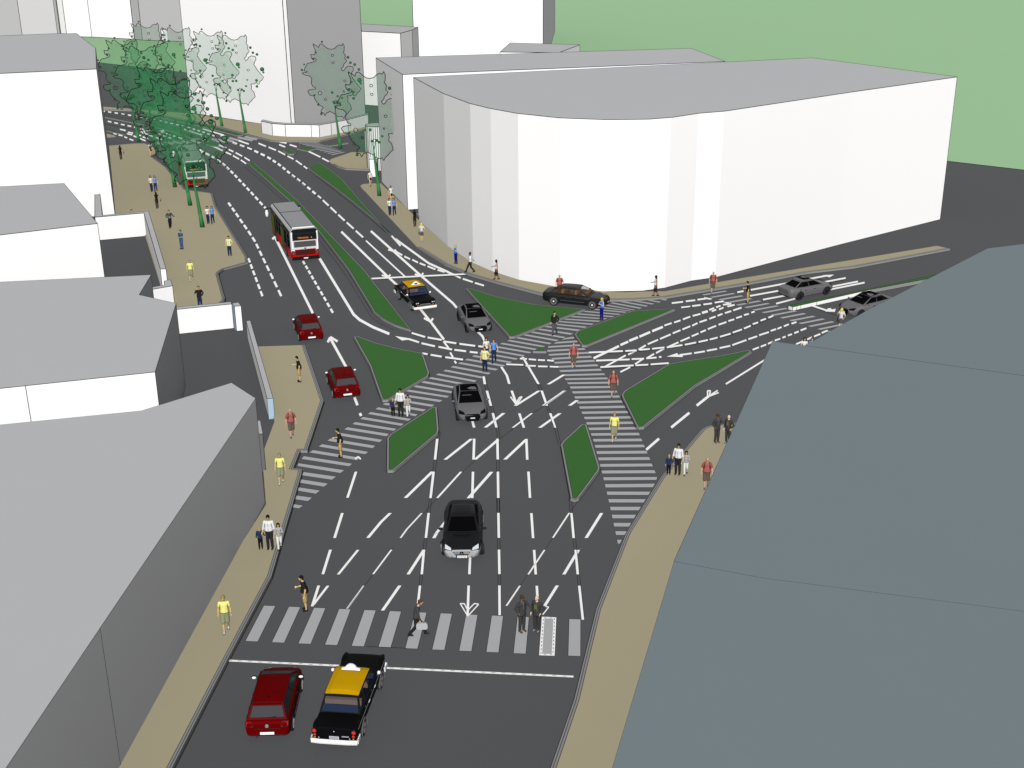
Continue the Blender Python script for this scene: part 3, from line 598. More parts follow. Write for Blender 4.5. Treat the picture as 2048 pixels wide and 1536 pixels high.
# ================================================================== trees
M_CROWN = veil('leaf_veil', (0.025, 0.19, 0.07), 0.16)
M_LEAF = mat('leaf_green', srgb(58, 132, 74, .68), .9)
M_TRUNK = mat('green_trunk', srgb(64, 138, 78, .68), .9, noise=.06, scale=2)
OUT = [(262, 108), (281, 122), (300, 130), (318, 148), (330, 152), (335, 132), (345, 115), (370, 112), (400, 140), (440, 170), (480, 177), (520, 168), (548, 140), (580, 125), (610, 135), (615, 118), (622, 108), (637, 140), (632, 200), (622, 215), (645, 250), (635, 290), (657, 315), (640, 340), (618, 360), (612, 385), (585, 408), (600, 438), (625, 425), (640, 398), (680, 378), (700, 385), (728, 390), (733, 430), (715, 450), (700, 490), (740, 560), (776, 608), (812, 655), (790, 690), (760, 710), (745, 745), (720, 735), (715, 715), (690, 740), (640, 740), (650, 770), (640, 810), (670, 840), (685, 905), (655, 930), (630, 960), (600, 985), (582, 1018), (565, 990), (530, 997), (500, 985), (470, 955), (440, 940), (415, 925), (395, 940), (380, 940), (352, 978), (340, 945), (305, 935), (315, 900), (340, 880), (320, 860), (300, 855), (285, 830), (265, 815), (240, 770), (232, 740), (250, 715), (220, 735), (185, 725), (170, 700), (160, 680), (180, 660), (260, 650), (255, 630), (230, 625), (210, 580), (220, 520), (190, 490), (140, 480), (105, 455), (130, 450), (165, 450), (172, 435), (130, 430), (150, 390), (180, 340), (210, 335), (270, 320), (292, 295), (270, 275), (235, 285), (225, 235), (275, 240), (285, 180), (270, 150)]
BLOBS = [(370, 88, 10), (290, 212, 8), (253, 298, 10), (138, 357, 8), (110, 412, 11), (675, 272, 14), (700, 340, 13), (752, 360, 14), (800, 555, 24), (812, 597, 11), (715, 700, 15), (715, 775, 14), (575, 770, 10), (540, 832, 12), (275, 848, 9), (312, 948, 12), (460, 690, 13), (472, 808, 11), (515, 812, 12)]
HOLES = [(487, 250, 15), (490, 335, 12), (622, 558, 13), (310, 702, 21), (370, 780, 12), (600, 688, 9), (494, 812, 15)]
TH = 12.7
SC = TH / (1390 - 108)
def tx(x, y): return ((x - 520) * SC, (1390 - y) * SC)      # outline units -> metres: across, up
def make_tree():
    root = empty('street_tree')
    rnd = random.Random(3); ver, edg = [], []
    loops = [[tx(*p) for p in OUT]]
    for x, y, r in HOLES: loops.append([tx(x + r * math.cos(a) * rnd.uniform(.8, 1.3), y + r * math.sin(a) * rnd.uniform(.7, 1.3)) for a in [2 * math.pi * k / 7 for k in range(7)]])
    segs = []
    for L in loops:
        b = len(ver); n = len(L); ver += [Vector(p) for p in L]; edg += [(b + i, b + (i + 1) % n) for i in range(n)]; segs += [(Vector(L[i]), Vector(L[(i + 1) % n])) for i in range(n)]
    def inside(p, L):
        c = False; n = len(L)
        for i in range(n):
            a, b = L[i], L[(i + 1) % n]
            if (a[1] > p.y) != (b[1] > p.y) and p.x < (b[0] - a[0]) * (p.y - a[1]) / (b[1] - a[1]) + a[0]: c = not c
        return c
    def bd(p):
        m = 9e9
        for a, b in segs:
            d = b - a; t = max(0, min(1, (p - a).dot(d) / max(d.length_squared, 1e-9))); m = min(m, (p - a - d * t).length)
        return m
    xs = [p[0] for p in loops[0]]; ys = [p[1] for p in loops[0]]; st = .55; y = min(ys)
    while y < max(ys):
        x = min(xs)
        while x < max(xs):
            p = Vector((x + rnd.uniform(-.15, .15), y + rnd.uniform(-.15, .15)))
            if inside(p, loops[0]) and not any(inside(p, L) for L in loops[1:]) and bd(p) > .2: ver.append(p)
            x += st
        y += st
    V, E_, Fc, _, _, _ = delaunay_2d_cdt(ver, edg, [], 0, 1e-5)
    keep = []
    for f in Fc:
        c = sum((V[i] for i in f), Vector((0, 0))) / 3
        if inside(c, loops[0]) and not any(inside(c, L) for L in loops[1:]): keep.append(f)
    th = [min(1.3, .95 * math.sqrt(bd(v))) if bd(v) > 1e-3 else 0 for v in V]
    mb = MB(); n = len(V)
    mb.raw([(v.x, -t, v.y) for v, t in zip(V, th)] + [(v.x, t, v.y) for v, t in zip(V, th)], [tuple(f) for f in keep] + [tuple(n + i for i in f[::-1]) for f in keep], 0, True)
    for k, L in enumerate(loops): mb.path([(p[0], 0, p[1]) for p in L], 0.04 if k == 0 else .036, 1, closed=True)
    cr = mb.build('crown', [M_CROWN, M_LINE], root)
    for x, y, r in BLOBS:
        p = tx(x, y); s = r * SC; mb = MB(); d0 = rnd.uniform(-.5, .5)
        mb.ball((p[0], d0, p[1]), (s, s * .9, s * rnd.uniform(.8, 1.1)), 0, 7, 4, False)
        m = [(p[0] + s * 1.06 * math.cos(a), d0, p[1] + s * 1.02 * math.sin(a)) for a in [2 * math.pi * k / 8 for k in range(8)]]
        mb.path(m, .036, 1, closed=True); mb.build('leaf_clump', [M_LEAF, M_LINE], root)
    mb = MB(); pts = [(0, 0, -.02), (-.10, 0, 1.3), (-.21, 0, 2.7), (-.34, 0, 4.15), (-.36, .05, 4.7)]; rs = [.23, .185, .145, .115, .07]
    for i in range(4): mb.tube(pts[i], pts[i + 1], rs[i], 0, 8, rs[i + 1], True, caps=(i == 0))
    for q, r in (((-.52, .3, 5.6), .05), ((-.30, -.3, 5.5), .05), ((-.1, .2, 5.8), .04)): mb.tube(pts[4], q, .05, 0, 6, r * .4, True)
    mb.build('trunk', [M_TRUNK], root)
    return root
T0 = make_tree()
TREES = [(278, 283.8, 'leftmost street tree, beside the tall white house'), (314.5, 305, 'street tree by the plaza tip next to the woman in the white top'), (350, 374, 'street tree on the plaza edge just left of the far bus'), (380.5, 410.6, 'street tree on the plaza whose trunk crosses the left side of the far bus'),
         (405, 454, 'nearest plaza tree, its crown hanging over the far bus'), (319.6, 229, 'far street tree on the verge, first from the left'), (381, 243, 'far street tree on the verge at the left edge of the white tower'), (444.4, 254.8, 'far street tree before the white tower, left one of two on the bare wall'),
         (491.4, 267.7, 'far street tree before the white tower, right one of two on the bare wall'), (681, 297, 'lone street tree in front of the grey tower side'), (759, 391.5, 'street tree on the right pavement by the round kiosk')]
for i, (x, y, lab) in enumerate(TREES):
    o = T0 if i == 0 else copy_tree(T0)
    p = at(x, y); onp = i in (1, 2, 3, 4, 10); p = at(x, y, .15) if onp else p
    o.location = p; o.rotation_euler = (0, 0, -math.atan2(p.x, p.y) * .6 + (0, .05, -.04, .06, -.05, .03, -.06, .04, 0, .02, -.03)[i])
    o['rot0'] = 0; del o['rot0']
    tag(o, lab, 'tree', 'green street trees')
# ================================================================== vehicles (built facing +X, on z = 0)
M_TYRE = mat('tyre_rubber', (.02, .02, .022), .8)
M_RIMD = mat('dark_rim', (.05, .05, .055), .5, .3)
M_RIML = mat('light_rim', (.30, .30, .31), .5, .2)
M_CHROME = mat('white_chrome', (.86, .86, .85), .35, spec=.5)
M_GLASS = mat('black_glass', (.002, .002, .0025), .9, spec=.02)
M_GREYGL = mat('grey_glass', srgb(86, 84, 88, .55), .8, spec=.05)
M_DARKGL = mat('dark_grey_glass', srgb(45, 47, 49, .8), .4, spec=.2)
M_BLACK = mat('black_paint', (.003, .003, .0035), .55, spec=.06)
M_COAL = mat('coal_paint', srgb(27, 28, 30, .7), .5, spec=.2)
M_RED = mat('red_paint', srgb(122, 0, 3, .54), .6, spec=.04)
M_REDD = mat('dark_red_lamp', srgb(150, 10, 10, .9), .5)
M_SIL = mat('grey_paint', srgb(118, 118, 121, .66), .5, spec=.2)
M_SILV = mat('silver_paint', srgb(172, 173, 175, .85), .5, spec=.2)
M_YEL = mat('taxi_yellow', srgb(196, 152, 4, .9), .6, spec=.05)
M_LAMPR = mat('lamp_red', srgb(222, 50, 40, .9), .4)
M_LAMPO = mat('lamp_orange', srgb(250, 150, 10, .9), .4)
M_LAMPW = mat('lamp_white', srgb(205, 212, 222, .9), .3)
M_MESH0 = mat('pipe_grey', srgb(70, 70, 72), .6)
M_PLATE = mat('plate_white', (.85, .85, .86), .6)
M_SEATB = mat('brown_seat', srgb(126, 106, 92, .72), .9)
M_SEATN = mat('navy_trim', srgb(46, 62, 98, .55), .9)
M_TAN = mat('tan_interior', srgb(140, 98, 62, .8), .9)
M_CLEAR = veil('clear_glass', (.03, .05, .10), .2)
M_BROWNGL = veil('brown_glass', (.10, .06, .035), .35)
def cat(pts, n):
    """smooth list of stations (Catmull-Rom)"""
    out = []
    for i in range(len(pts) - 1):
        p0, p1, p2, p3 = pts[max(0, i - 1)], pts[i], pts[i + 1], pts[min(len(pts) - 1, i + 2)]
        for k in range(n):
            t = k / n
            q = []
            for a, b, c, d in zip(p0, p1, p2, p3):
                v = .5 * (2 * b + (c - a) * t + (2 * a - 5 * b + 4 * c - d) * t * t + (3 * b - a - 3 * c + d) * t ** 3)
                q.append(max(min(b, c), min(max(b, c), v)))
            out.append(tuple(q))
    out.append(tuple(pts[-1])); return out
def body_loft(mb, st, mi=lambda x, z: 0, n=3):
    """st: (x, half width sill, z sill, half width mid, z mid, half width shoulder, z shoulder, z deck)"""
    S = cat(st, n); rings = []
    for x, hb, zb, hm, zm, hs, zs, zt in S:
        half = [(hb * .85, zb), (hb, zb + .06), (hm, zm), (hm * .995, zm + (zs - zm) * .5), (hs, zs), (hs * .88, zt - .012), (hs * .5, zt)]
        rings.append([(x, y, z) for y, z in half] + [(x, -y, z) for y, z in half[::-1]])
    m = len(rings[0])
    for a, b in zip(rings, rings[1:]):
        for i in range(m):
            j = (i + 1) % m; q = [a[i], b[i], b[j], a[j]]
            mb.face(q, mi(sum(p[0] for p in q) / 4, sum(p[2] for p in q) / 4), True)
    mb.face(rings[0], mi(st[0][0], st[0][4])); mb.face(rings[-1][::-1], mi(st[-1][0], st[-1][4]))
def ringquad(mb, q, l, r, b, t, mi=0):
    """frame left round a pane; returns the pane corners. q = bottom-left, bottom-right, top-right, top-left"""
    q = [Vector(p) for p in q]
    def P(u, v): return (q[0] * (1 - u) + q[1] * u) * (1 - v) + (q[3] * (1 - u) + q[2] * u) * v
    I = [P(l, b), P(1 - r, b), P(1 - r, 1 - t), P(l, 1 - t)]
    for i in range(4): j = (i + 1) % 4; mb.face([q[i], q[j], I[j], I[i]], mi)
    return I
def pane(name, pts, m, parent, out=None, lift=.0, th=.012, edge=True, smooth=False):
    pts = [Vector(p) for p in pts]; n = (pts[1] - pts[0]).cross(pts[-1] - pts[0]).normalized()
    if out is not None and n.dot(Vector(out)) < 0: n = -n
    mb = MB(); A = [p + n * lift for p in pts]; mb.face(A, 0)
    if edge:
        for i in range(len(A)): mb.tube(A[i], A[(i + 1) % len(A)], th, 1, caps=False)
    return mb.build(name, [m, M_LINE], parent)
def wheel(root, x, y, r, wid, rimm, style=5, hub=None, steer=0.0):
    s = 1 if y > 0 else -1; X0, Y0 = x, y; x, y = 0.0, 0.0; mb = MB(); n = 22; prof = [(.62 * r, s * wid * .42), (.80 * r, s * wid * .5), (.95 * r, s * wid * .46), (r, s * wid * .3), (r, -s * wid * .4), (.9 * r, -s * wid * .5), (.3 * r, -s * wid * .5)]
    R_ = [[(x + p * math.cos(2 * math.pi * i / n), y + o, r + p * math.sin(2 * math.pi * i / n)) for i in range(n)] for p, o in prof]
    for a, b in zip(R_, R_[1:]):
        for i in range(n): mb.face([a[i], a[(i + 1) % n], b[(i + 1) % n], b[i]], 0, True)
    w_ = mb.build('wheel', [M_TYRE], root); w_.location = (X0, Y0, 0); w_.rotation_euler = (0, 0, steer)
    mb = MB(); yo = y + s * wid * .40
    mb.face([(x + .63 * r * math.cos(2 * math.pi * i / n), yo, r + .63 * r * math.sin(2 * math.pi * i / n)) for i in range(n)], 1)
    for k in range(style):
        a = 2 * math.pi * k / style + .3; u = Vector((math.cos(a), 0, math.sin(a))); c = Vector((x, yo + s * .012, r))
        mb.tube(c + u * r * (.15 if style < 9 else .42), c + u * r * .60, r * (.075 if style < 9 else .045), 0)
    mb.tube((x, yo, r), (x, yo + s * .03, r), r * .17, 0 if hub is None else 2, 10)
    mb.path([(x + .64 * r * math.cos(2 * math.pi * i / n), yo + s * .006, r + .64 * r * math.sin(2 * math.pi * i / n)) for i in range(n)], .012, 0, closed=True)
    mb.build('rim', [rimm, M_TYRE, hub or rimm], w_)
    return w_
def arch(mb, x, y, r, mi):
    n = 16; s = 1 if y > 0 else -1
    P = [(x + r * 1.16 * math.cos(math.pi * k / n * 1.16 - .25), y, r + r * 1.16 * math.sin(math.pi * k / n * 1.16 - .25)) for k in range(n + 1)]
    for a, b in zip(P, P[1:]): mb.tube(a, b, .022, mi, 4, caps=False)
    mb.face([(p[0], y - s * .004, p[2]) for p in P], mi)
def disc(name, c, r, n, m, parent, k=10, squash=1.0, th=.015):
    c, n = Vector(c), Vector(n).normalized(); a = Vector((0, 0, 1)).cross(n)
    a = a.normalized() if a.length > 1e-3 else Vector((1, 0, 0)); b = n.cross(a); mb = MB()
    P = [c + n * .02 + a * r * math.cos(2 * math.pi * i / k) + b * r * squash * math.sin(2 * math.pi * i / k) for i in range(k)]
    mb.face(P, 0)
    for i in range(k): mb.face([P[i], P[(i + 1) % k], P[(i + 1) % k] - n * .05, P[i] - n * .05], 1)
    if th: mb.path(P, th, 1, closed=True)
    return mb.build(name, [m, M_LINE], parent)
def mirror(root, x, y, z, shell, face, s=1.0):
    o = 1 if y > 0 else -1; mb = MB()
    mb.ball((x, y + o * .11 * s, z), (.075 * s, .12 * s, .075 * s), 0, 10, 6); mb.tube((x + .02, y, z - .04), (x, y + o * .06, z - .02), .025, 0)
    m_ = mb.build('mirror', [shell], root); mb = MB()
    mb.ball((x - .03 * s, y + o * .11 * s, z + .005), (.058 * s, .095 * s, .06 * s), 0, 10, 6); mb.build('mirror_glass', [face], m_)
def cabin(root, zb, xf, xr, wb, xrf, xrr, wr, zr, paint, roofm, glass, fr=(.06, .06, .05, .06), side_split=(.5,), rearglass=None, sideglass=None, crown=.05, pill=None, screen=None, rear_in=(.08, .08, .1, .12), frame_mi=None, tail=.97, scr=(.05, .05, .03, .07)):
    """glasshouse: frames stay body coloured, panes are parts"""
    B = {'fl': (xf, wb, zb), 'fr': (xf, -wb, zb), 'rl': (xr, wb * (tail + .01), zb), 'rr': (xr, -wb * (tail + .01), zb)}
    T = {'fl': (xrf, wr, zr), 'fr': (xrf, -wr, zr), 'rl': (xrr, wr * tail, zr), 'rr': (xrr, -wr * tail, zr)}
    mb = MB()
    ws = ringquad(mb, [B['fr'], B['fl'], T['fl'], T['fr']], *scr)
    rw = ringquad(mb, [B['rl'], B['rr'], T['rr'], T['rl']], *rear_in)
    sides = []
    for s, k in ((1, 'l'), (-1, 'r')):
        b0, b1, t1, t0 = Vector(B['r' + k]), Vector(B['f' + k]), Vector(T['f' + k]), Vector(T['r' + k])
        cuts = [0] + list(side_split) + [1]
        for u0, u1 in zip(cuts, cuts[1:]):
            q = [b0.lerp(b1, u0), b0.lerp(b1, u1), t0.lerp(t1, u1), t0.lerp(t1, u0)]
            l = fr[0] if u0 > 0 else fr[1] * 1.4; r = fr[0] if u1 < 1 else fr[1]
            sides.append((ringquad(mb, q, l, r, fr[2], fr[3]), s))
    mb.build('window_frames', [pill or paint], root)
    pane('windscreen', ws, screen or glass, root, (1, 0, .5)); pane('rear_window', rw, rearglass or glass, root, (-1, 0, .5))
    for q, s in sides: pane('side_window', q, sideglass or glass, root, (0, s, .2), th=.010)
    mb = MB(); nx, ny = 8, 6; G = []
    for i in range(nx + 1):
        u = i / nx; row = []
        for j in range(ny + 1):
            v = j / ny * 2 - 1; x = (xrr - .03) * (1 - u) + (xrf + .03) * u; y = v * (wr * tail * (1 - u) + wr * u + .012)
            z = zr - .004 + crown * (1 - (2 * u - 1) ** 4) * .6 + crown * (1 - v ** 4) * (.4 + .6 * (1 - (2 * u - 1) ** 4))
            row.append((x, y, z - (0 if 0 < i < nx and 0 < j < ny else .012)))
        G.append(row)
    for i in range(nx):
        for j in range(ny): mb.face([G[i][j], G[i + 1][j], G[i + 1][j + 1], G[i][j + 1]], 0, True)
    mb.path(G[0], .014, 1); mb.path([g[0] for g in G], .012, 1); mb.path([g[-1] for g in G], .012, 1); mb.path(G[-1], .012, 1)
    mb.build('roof', [roofm, M_LINE], root)
def plate(root, x, z, w_, h, n, marks=0, m=None, blue=False, dots=None):
    mb = MB(); s = 1 if n[0] > 0 else -1
    mb.box((x + s * .01, 0, z), (.03, w_ + .05, h + .05), 1); mb.box((x + s * .02, 0, z), (.03, w_, h), 0)
    xx = x + s * .038
    if marks:
        for k in range(marks):
            y = -w_ * .36 + w_ * .72 * k / (marks - 1); hh = h * .6; g = w_ * .03
            mb.box((xx, y, z), (.004, w_ * .028, hh), 2)
            if k % 2: mb.box((xx, y + w_ * .035, z + hh * .3), (.004, w_ * .05, h * .14), 2)
            if k % 3 == 0: mb.box((xx, y + w_ * .035, z - hh * .3), (.004, w_ * .05, h * .14), 2)
    mats = [m or M_PLATE, M_LINE, M_BLACK]
    if blue: mb.box((xx, -s * w_ * .46, z), (.004, w_ * .08, h), 3); mats.append(mat('plate_blue', srgb(50, 90, 160), .6))
    return mb.build('number_plate', mats, root)
# ------------------------------------------------------------------ red hatchback
def make_hatch():
    r = empty('hatchback'); mb = MB()
    st = [(-2.0, .66, .36, .72, .55, .66, .74, .80), (-1.94, .76, .26, .80, .55, .74, .82, .90), (-1.6, .80, .22, .835, .56, .79, .88, .97), (-.6, .81, .2, .84, .56, .80, .9, .96), (.6, .81, .2, .84, .56, .79, .89, .95), (1.15, .80, .2, .84, .56, .77, .86, .92), (1.6, .77, .22, .81, .54, .70, .78, .82), (1.85, .66, .26, .71, .52, .58, .68, .70), (1.98, .5, .32, .54, .5, .42, .58, .61)]
    body_loft(mb, st)
    for z, y0 in ((.62, .70), (.50, .76)): mb.tube((-2.005 if z > .6 else -1.985, -y0 * .7, z), (-2.005 if z > .6 else -1.985, y0 * .7, z), .012, 1)
    mb.tube((-1.99, -.66, .34), (-1.99, .66, .34), .03, 1)
    for s in (1, -1):
        for x in (.75, -.2, -1.05): mb.tube((x, s * .842, .3), (x, s * .80, .9), .009, 1)
        mb.tube((-1.4, s * .845, .27), (1.1, s * .845, .27), .018, 1)
        for wx in (1.22, -1.25): arch(mb, wx, s * .845, .32, 1)
        for wx in (.05, -.85): mb.box((wx, s * .845, .74), (.16, .03, .03), 1)
    mb.build('body', [M_RED, M_LINE], r)
    cabin(r, .93, 1.30, -1.86, .755, .34, -1.5, .60, 1.41, M_RED, M_RED, M_DARKGL, rearglass=M_GREYGL, fr=(.03, .10, .08, .10), side_split=(.24, .55), crown=.05, screen=M_DARKGL, rear_in=(.05, .05, .12, .05))
    mb = MB(); mb.face([(-1.5, .57, 1.44), (-1.5, -.57, 1.44), (-1.64, -.56, 1.40), (-1.64, .56, 1.40)], 0); mb.face([(-1.64, .56, 1.40), (-1.64, -.56, 1.40), (-1.60, -.56, 1.36), (-1.60, .56, 1.36)], 0)
    mb.path([(-1.64, .56, 1.402), (-1.64, -.56, 1.402)], .012, 1); mb.path([(-1.5, .57, 1.442), (-1.5, -.57, 1.442)], .01, 1); mb.build('spoiler', [M_RED, M_LINE], r)
    for s in (1, -1):
        pane('tail_light', [(-1.99, s * .50, .70), (-1.95, s * .78, .70), (-1.88, s * .80, .90), (-1.94, s * .56, .92)], M_REDD, r, (-1, 0, .2), .03, .013)
        pane('headlight', [(1.93, s * .40, .60), (1.78, s * .66, .62), (1.66, s * .66, .78), (1.86, s * .42, .70)], M_LAMPW, r, (1, 0, .4), .03, .012)
        mirror(r, .80, s * .80, .98, M_BLACK, M_CHROME)
    for x, y in ((1.22, .76), (1.22, -.76), (-1.25, .76), (-1.25, -.76)): wheel(r, x, y, .31, .2, M_RIML, 5)
    plate(r, -2.03, .46, .52, .11, (-1, 0, 0))
    e = disc('emblem', (-2.0, 0, .745), .075, (-1, 0, .25), M_SILV, r, 12, 1, .013)
    mb = MB(); X = -2.034
    for a, b in (((-.045, .045), (-.022, -.05)), ((-.022, -.05), (0, .0)), ((0, 0), (.022, -.05)), ((.022, -.05), (.045, .045)), ((-.02, .06), (0, .02)), ((0, .02), (.02, .06))): mb.tube((X - a[1] * .25, a[0], .75 + a[1]), (X - b[1] * .25, b[0], .75 + b[1]), .008, 0)
    mb.build('emblem_letters', [M_BLACK], e)
    mb = MB(); mb.tube((-1.2, 0, 1.47), (-1.36, 0, 1.66), .012, 0); mb.ball((-1.2, 0, 1.48), .035, 0, 8, 4); mb.build('antenna', [M_BLACK], r)
    mb = MB(); mb.tube((-1.86, -.02, 1.0), (-1.83, -.34, 1.03), .014, 0); mb.build('wiper', [M_BLACK], r)
    mb = MB()
    for y in (.50, .46, .42, .38): mb.box((-2.02, y, .655), (.01, .022, .03), 0)
    mb.build('badge', [M_BLACK], r)
    mb = MB(); mb.tube((-1.8, .42, .2), (-2.03, .42, .2), .035, 0, 8); mb.build('exhaust_pipe', [M_MESH0], r)
    return r
# ------------------------------------------------------------------ old black and yellow taxi
def make_taxi():
    r = empty('taxi'); mb = MB()
    st = [(-2.50, .70, .42, .78, .62, .75, .86, .90), (-2.44, .76, .36, .855, .62, .79, .93, .97), (-1.6, .80, .32, .875, .62, .80, .96, 1.02), (0, .80, .30, .875, .62, .80, .98, 1.02), (1.2, .80, .30, .875, .62, .80, .97, 1.03), (2.25, .78, .34, .855, .62, .78, .93, .98), (2.42, .74, .40, .80, .62, .74, .88, .93)]
    body_loft(mb, st, n=2)
    for s in (1, -1):
        mb.ball((2.1, s * .745, .90), (.42, .12, .13), 0, 10, 6); mb.ball((-2.15, s * .76, .92), (.36, .10, .07), 0, 10, 6)
        mb.tube((-2.3, s * .862, .86), (2.2, s * .862, .86), .014, 1)
        for wx in (1.5, -1.5): arch(mb, wx, s * .88, .34, 1)
        for x in (1.0, .02, -1.0): mb.tube((x, s * .88, .36), (x, s * .82, .96), .008, 1)
    mb.build('body', [M_BLACK, mat('dull_trim', srgb(105, 105, 108), .5)], r)
    cabin(r, 1.0, 1.0, -1.62, .80, .55, -1.2, .66, 1.56, M_BLACK, M_YEL, M_CLEAR, fr=(.05, .06, .05, .10), side_split=(.30, .62), crown=.07, pill=None, rear_in=(.04, .04, .07, .05))
    mb = MB(); mb.box((-1.0, 0, .98), (.16, 1.4, .5), 0); mb.box((-.72, 0, .82), (.5, 1.4, .14), 0); mb.box((.12, 0, 1.0), (.14, 1.35, .5), 0); mb.box((.4, 0, .8), (.5, 1.35, .12), 0); mb.build('seat', [M_SEATB], r)
    mb = MB(); mb.box((-1.35, 0, 1.015), (.45, 1.45, .03), 0); mb.box((.82, 0, 1.03), (.3, 1.45, .05), 0); mb.box((-.2, 0, .6), (2.4, 1.5, .04), 0); mb.box((.3, .45, 1.12), (.25, .5, .35), 0); mb.path([(.62 + .04 * math.sin(a), -.38 + .19 * math.cos(a), 1.12 + .19 * math.sin(a)) for a in [2 * math.pi * k / 12 for k in range(12)]], .018, 0, closed=True); mb.build('interior_trim', [M_SEATN], r)
    for x, nm in ((2.52, 'front_bumper'), (-2.60, 'rear_bumper')):
        mb = MB(); s = 1 if x > 0 else -1
        prof = [(0, -.10), (.05, -.08), (.07, 0), (.05, .08), (0, .10)]
        ys = [-.89, -.86, -.5, 0, .5, .86, .89]; G = [[(x + s * (p[0] - (.0 if abs(y) < .6 else .03 if abs(y) < .88 else .08)), y, .46 + p[1]) for p in prof] for y in ys]
        for a, b in zip(G, G[1:]):
            for i in range(4): mb.face([a[i], b[i], b[i + 1], a[i + 1]], 0, True)
        for y in (-.89, .89): mb.box((x - s * .26, y * .985, .46), (.36, .04, .18), 0)
        mb.path([g[0] for g in G], .012, 1); mb.path([g[-1] for g in G], .010, 1)
        mb.build(nm, [M_CHROME, M_LINE], r)
    for s in (1, -1):
        disc('tail_light', (-2.52, s * .74, .86), .088, (-1, 0, 0), M_LAMPR, r, 14); disc('tail_light', (-2.53, s * .73, .70), .066, (-1, 0, 0), M_LAMPR, r, 12)
        disc('indicator', (-2.53, s * .72, .585), .042, (-1, 0, 0), M_LAMPO, r, 10); disc('reversing_light', (-2.53, s * .58, .585), .036, (-1, 0, 0), M_LAMPW, r, 10)
        for dy in (.70, .56): disc('headlight', (2.42, s * dy, .82), .062, (1, 0, .1), M_LAMPW, r, 10)
        pane('indicator', [(2.46, s * .54, .60), (2.46, s * .68, .60), (2.46, s * .68, .68), (2.46, s * .54, .68)], M_LAMPO, r, (1, 0, 0), .01)
        mb = MB(); mb.ball((.95, s * .92, 1.12), .075, 0, 8, 6); mb.tube((.95, s * .86, 1.02), (.95, s * .91, 1.1), .015, 0); mb.build('mirror', [M_CHROME], r)
        for x in (.28, -.68):
            mb = MB(); mb.tube((x, s * .885, .90), (x + .16, s * .885, .90), .018, 0); mb.build('door_handle', [M_CHROME], r)
    mb = MB(); g = [(2.45, y, z) for y, z in ((-.45, .56), (.45, .56), (.48, .62), (.36, .72), (-.36, .72), (-.48, .62))]; mb.face(g, 1); mb.path(g, .016, 0, closed=True)
    for z in (.60, .64, .68): mb.tube((2.452, -.42, z), (2.452, .42, z), .006, 0)
    mb.build('grille', [mat('dull_chrome', srgb(150, 150, 152), .4, .3), M_BLACK], r)
    mb = MB()
    for k in range(12):
        y0, y1 = -.36 + .06 * k, -.30 + .06 * k; h = lambda y: .035 + .20 * max(0, 1 - (abs(y) / .22) ** 2) ** .5 if abs(y) < .22 else .035 + .03 * max(0, 1 - (abs(y) - .22) / .14)
        for a, b in ((y0, y1),): mb.face([(.22, a, 1.66), (.22, b, 1.66), (.25, b, 1.66 + h(b)), (.25, a, 1.66 + h(a))], 0); mb.face([(.36, b, 1.66), (.36, a, 1.66), (.33, a, 1.66 + h(a)), (.33, b, 1.66 + h(b))], 0); mb.face([(.25, a, 1.66 + h(a)), (.25, b, 1.66 + h(b)), (.33, b, 1.66 + h(b)), (.33, a, 1.66 + h(a))], 0)
    mb.box((.368, 0, 1.75), (.01, .24, .10), 1)
    mb.build('roof_sign', [M_CHROME, M_BLACK], r)
    plate(r, -2.53, .60, .36, .14, (-1, 0, 0), 8, mat('plate_grey', srgb(190, 192, 200), .6))
    mb = MB(); mb.box((-2.54, -.42, .665), (.02, .27, .035), 0); mb.build('badge', [mat('badge_grey', srgb(160, 160, 178), .5)], r)
    mb = MB(); mb.ball((-2.53, 0, .86), .02, 0, 6, 4); mb.build('boot_lock', [M_CHROME], r)
    for x, y in ((1.5, .785), (1.5, -.785), (-1.5, .785), (-1.5, -.785)): wheel(r, x, y, .34, .19, mat('hub_grey', srgb(100, 100, 104), .5), 7)
    return r
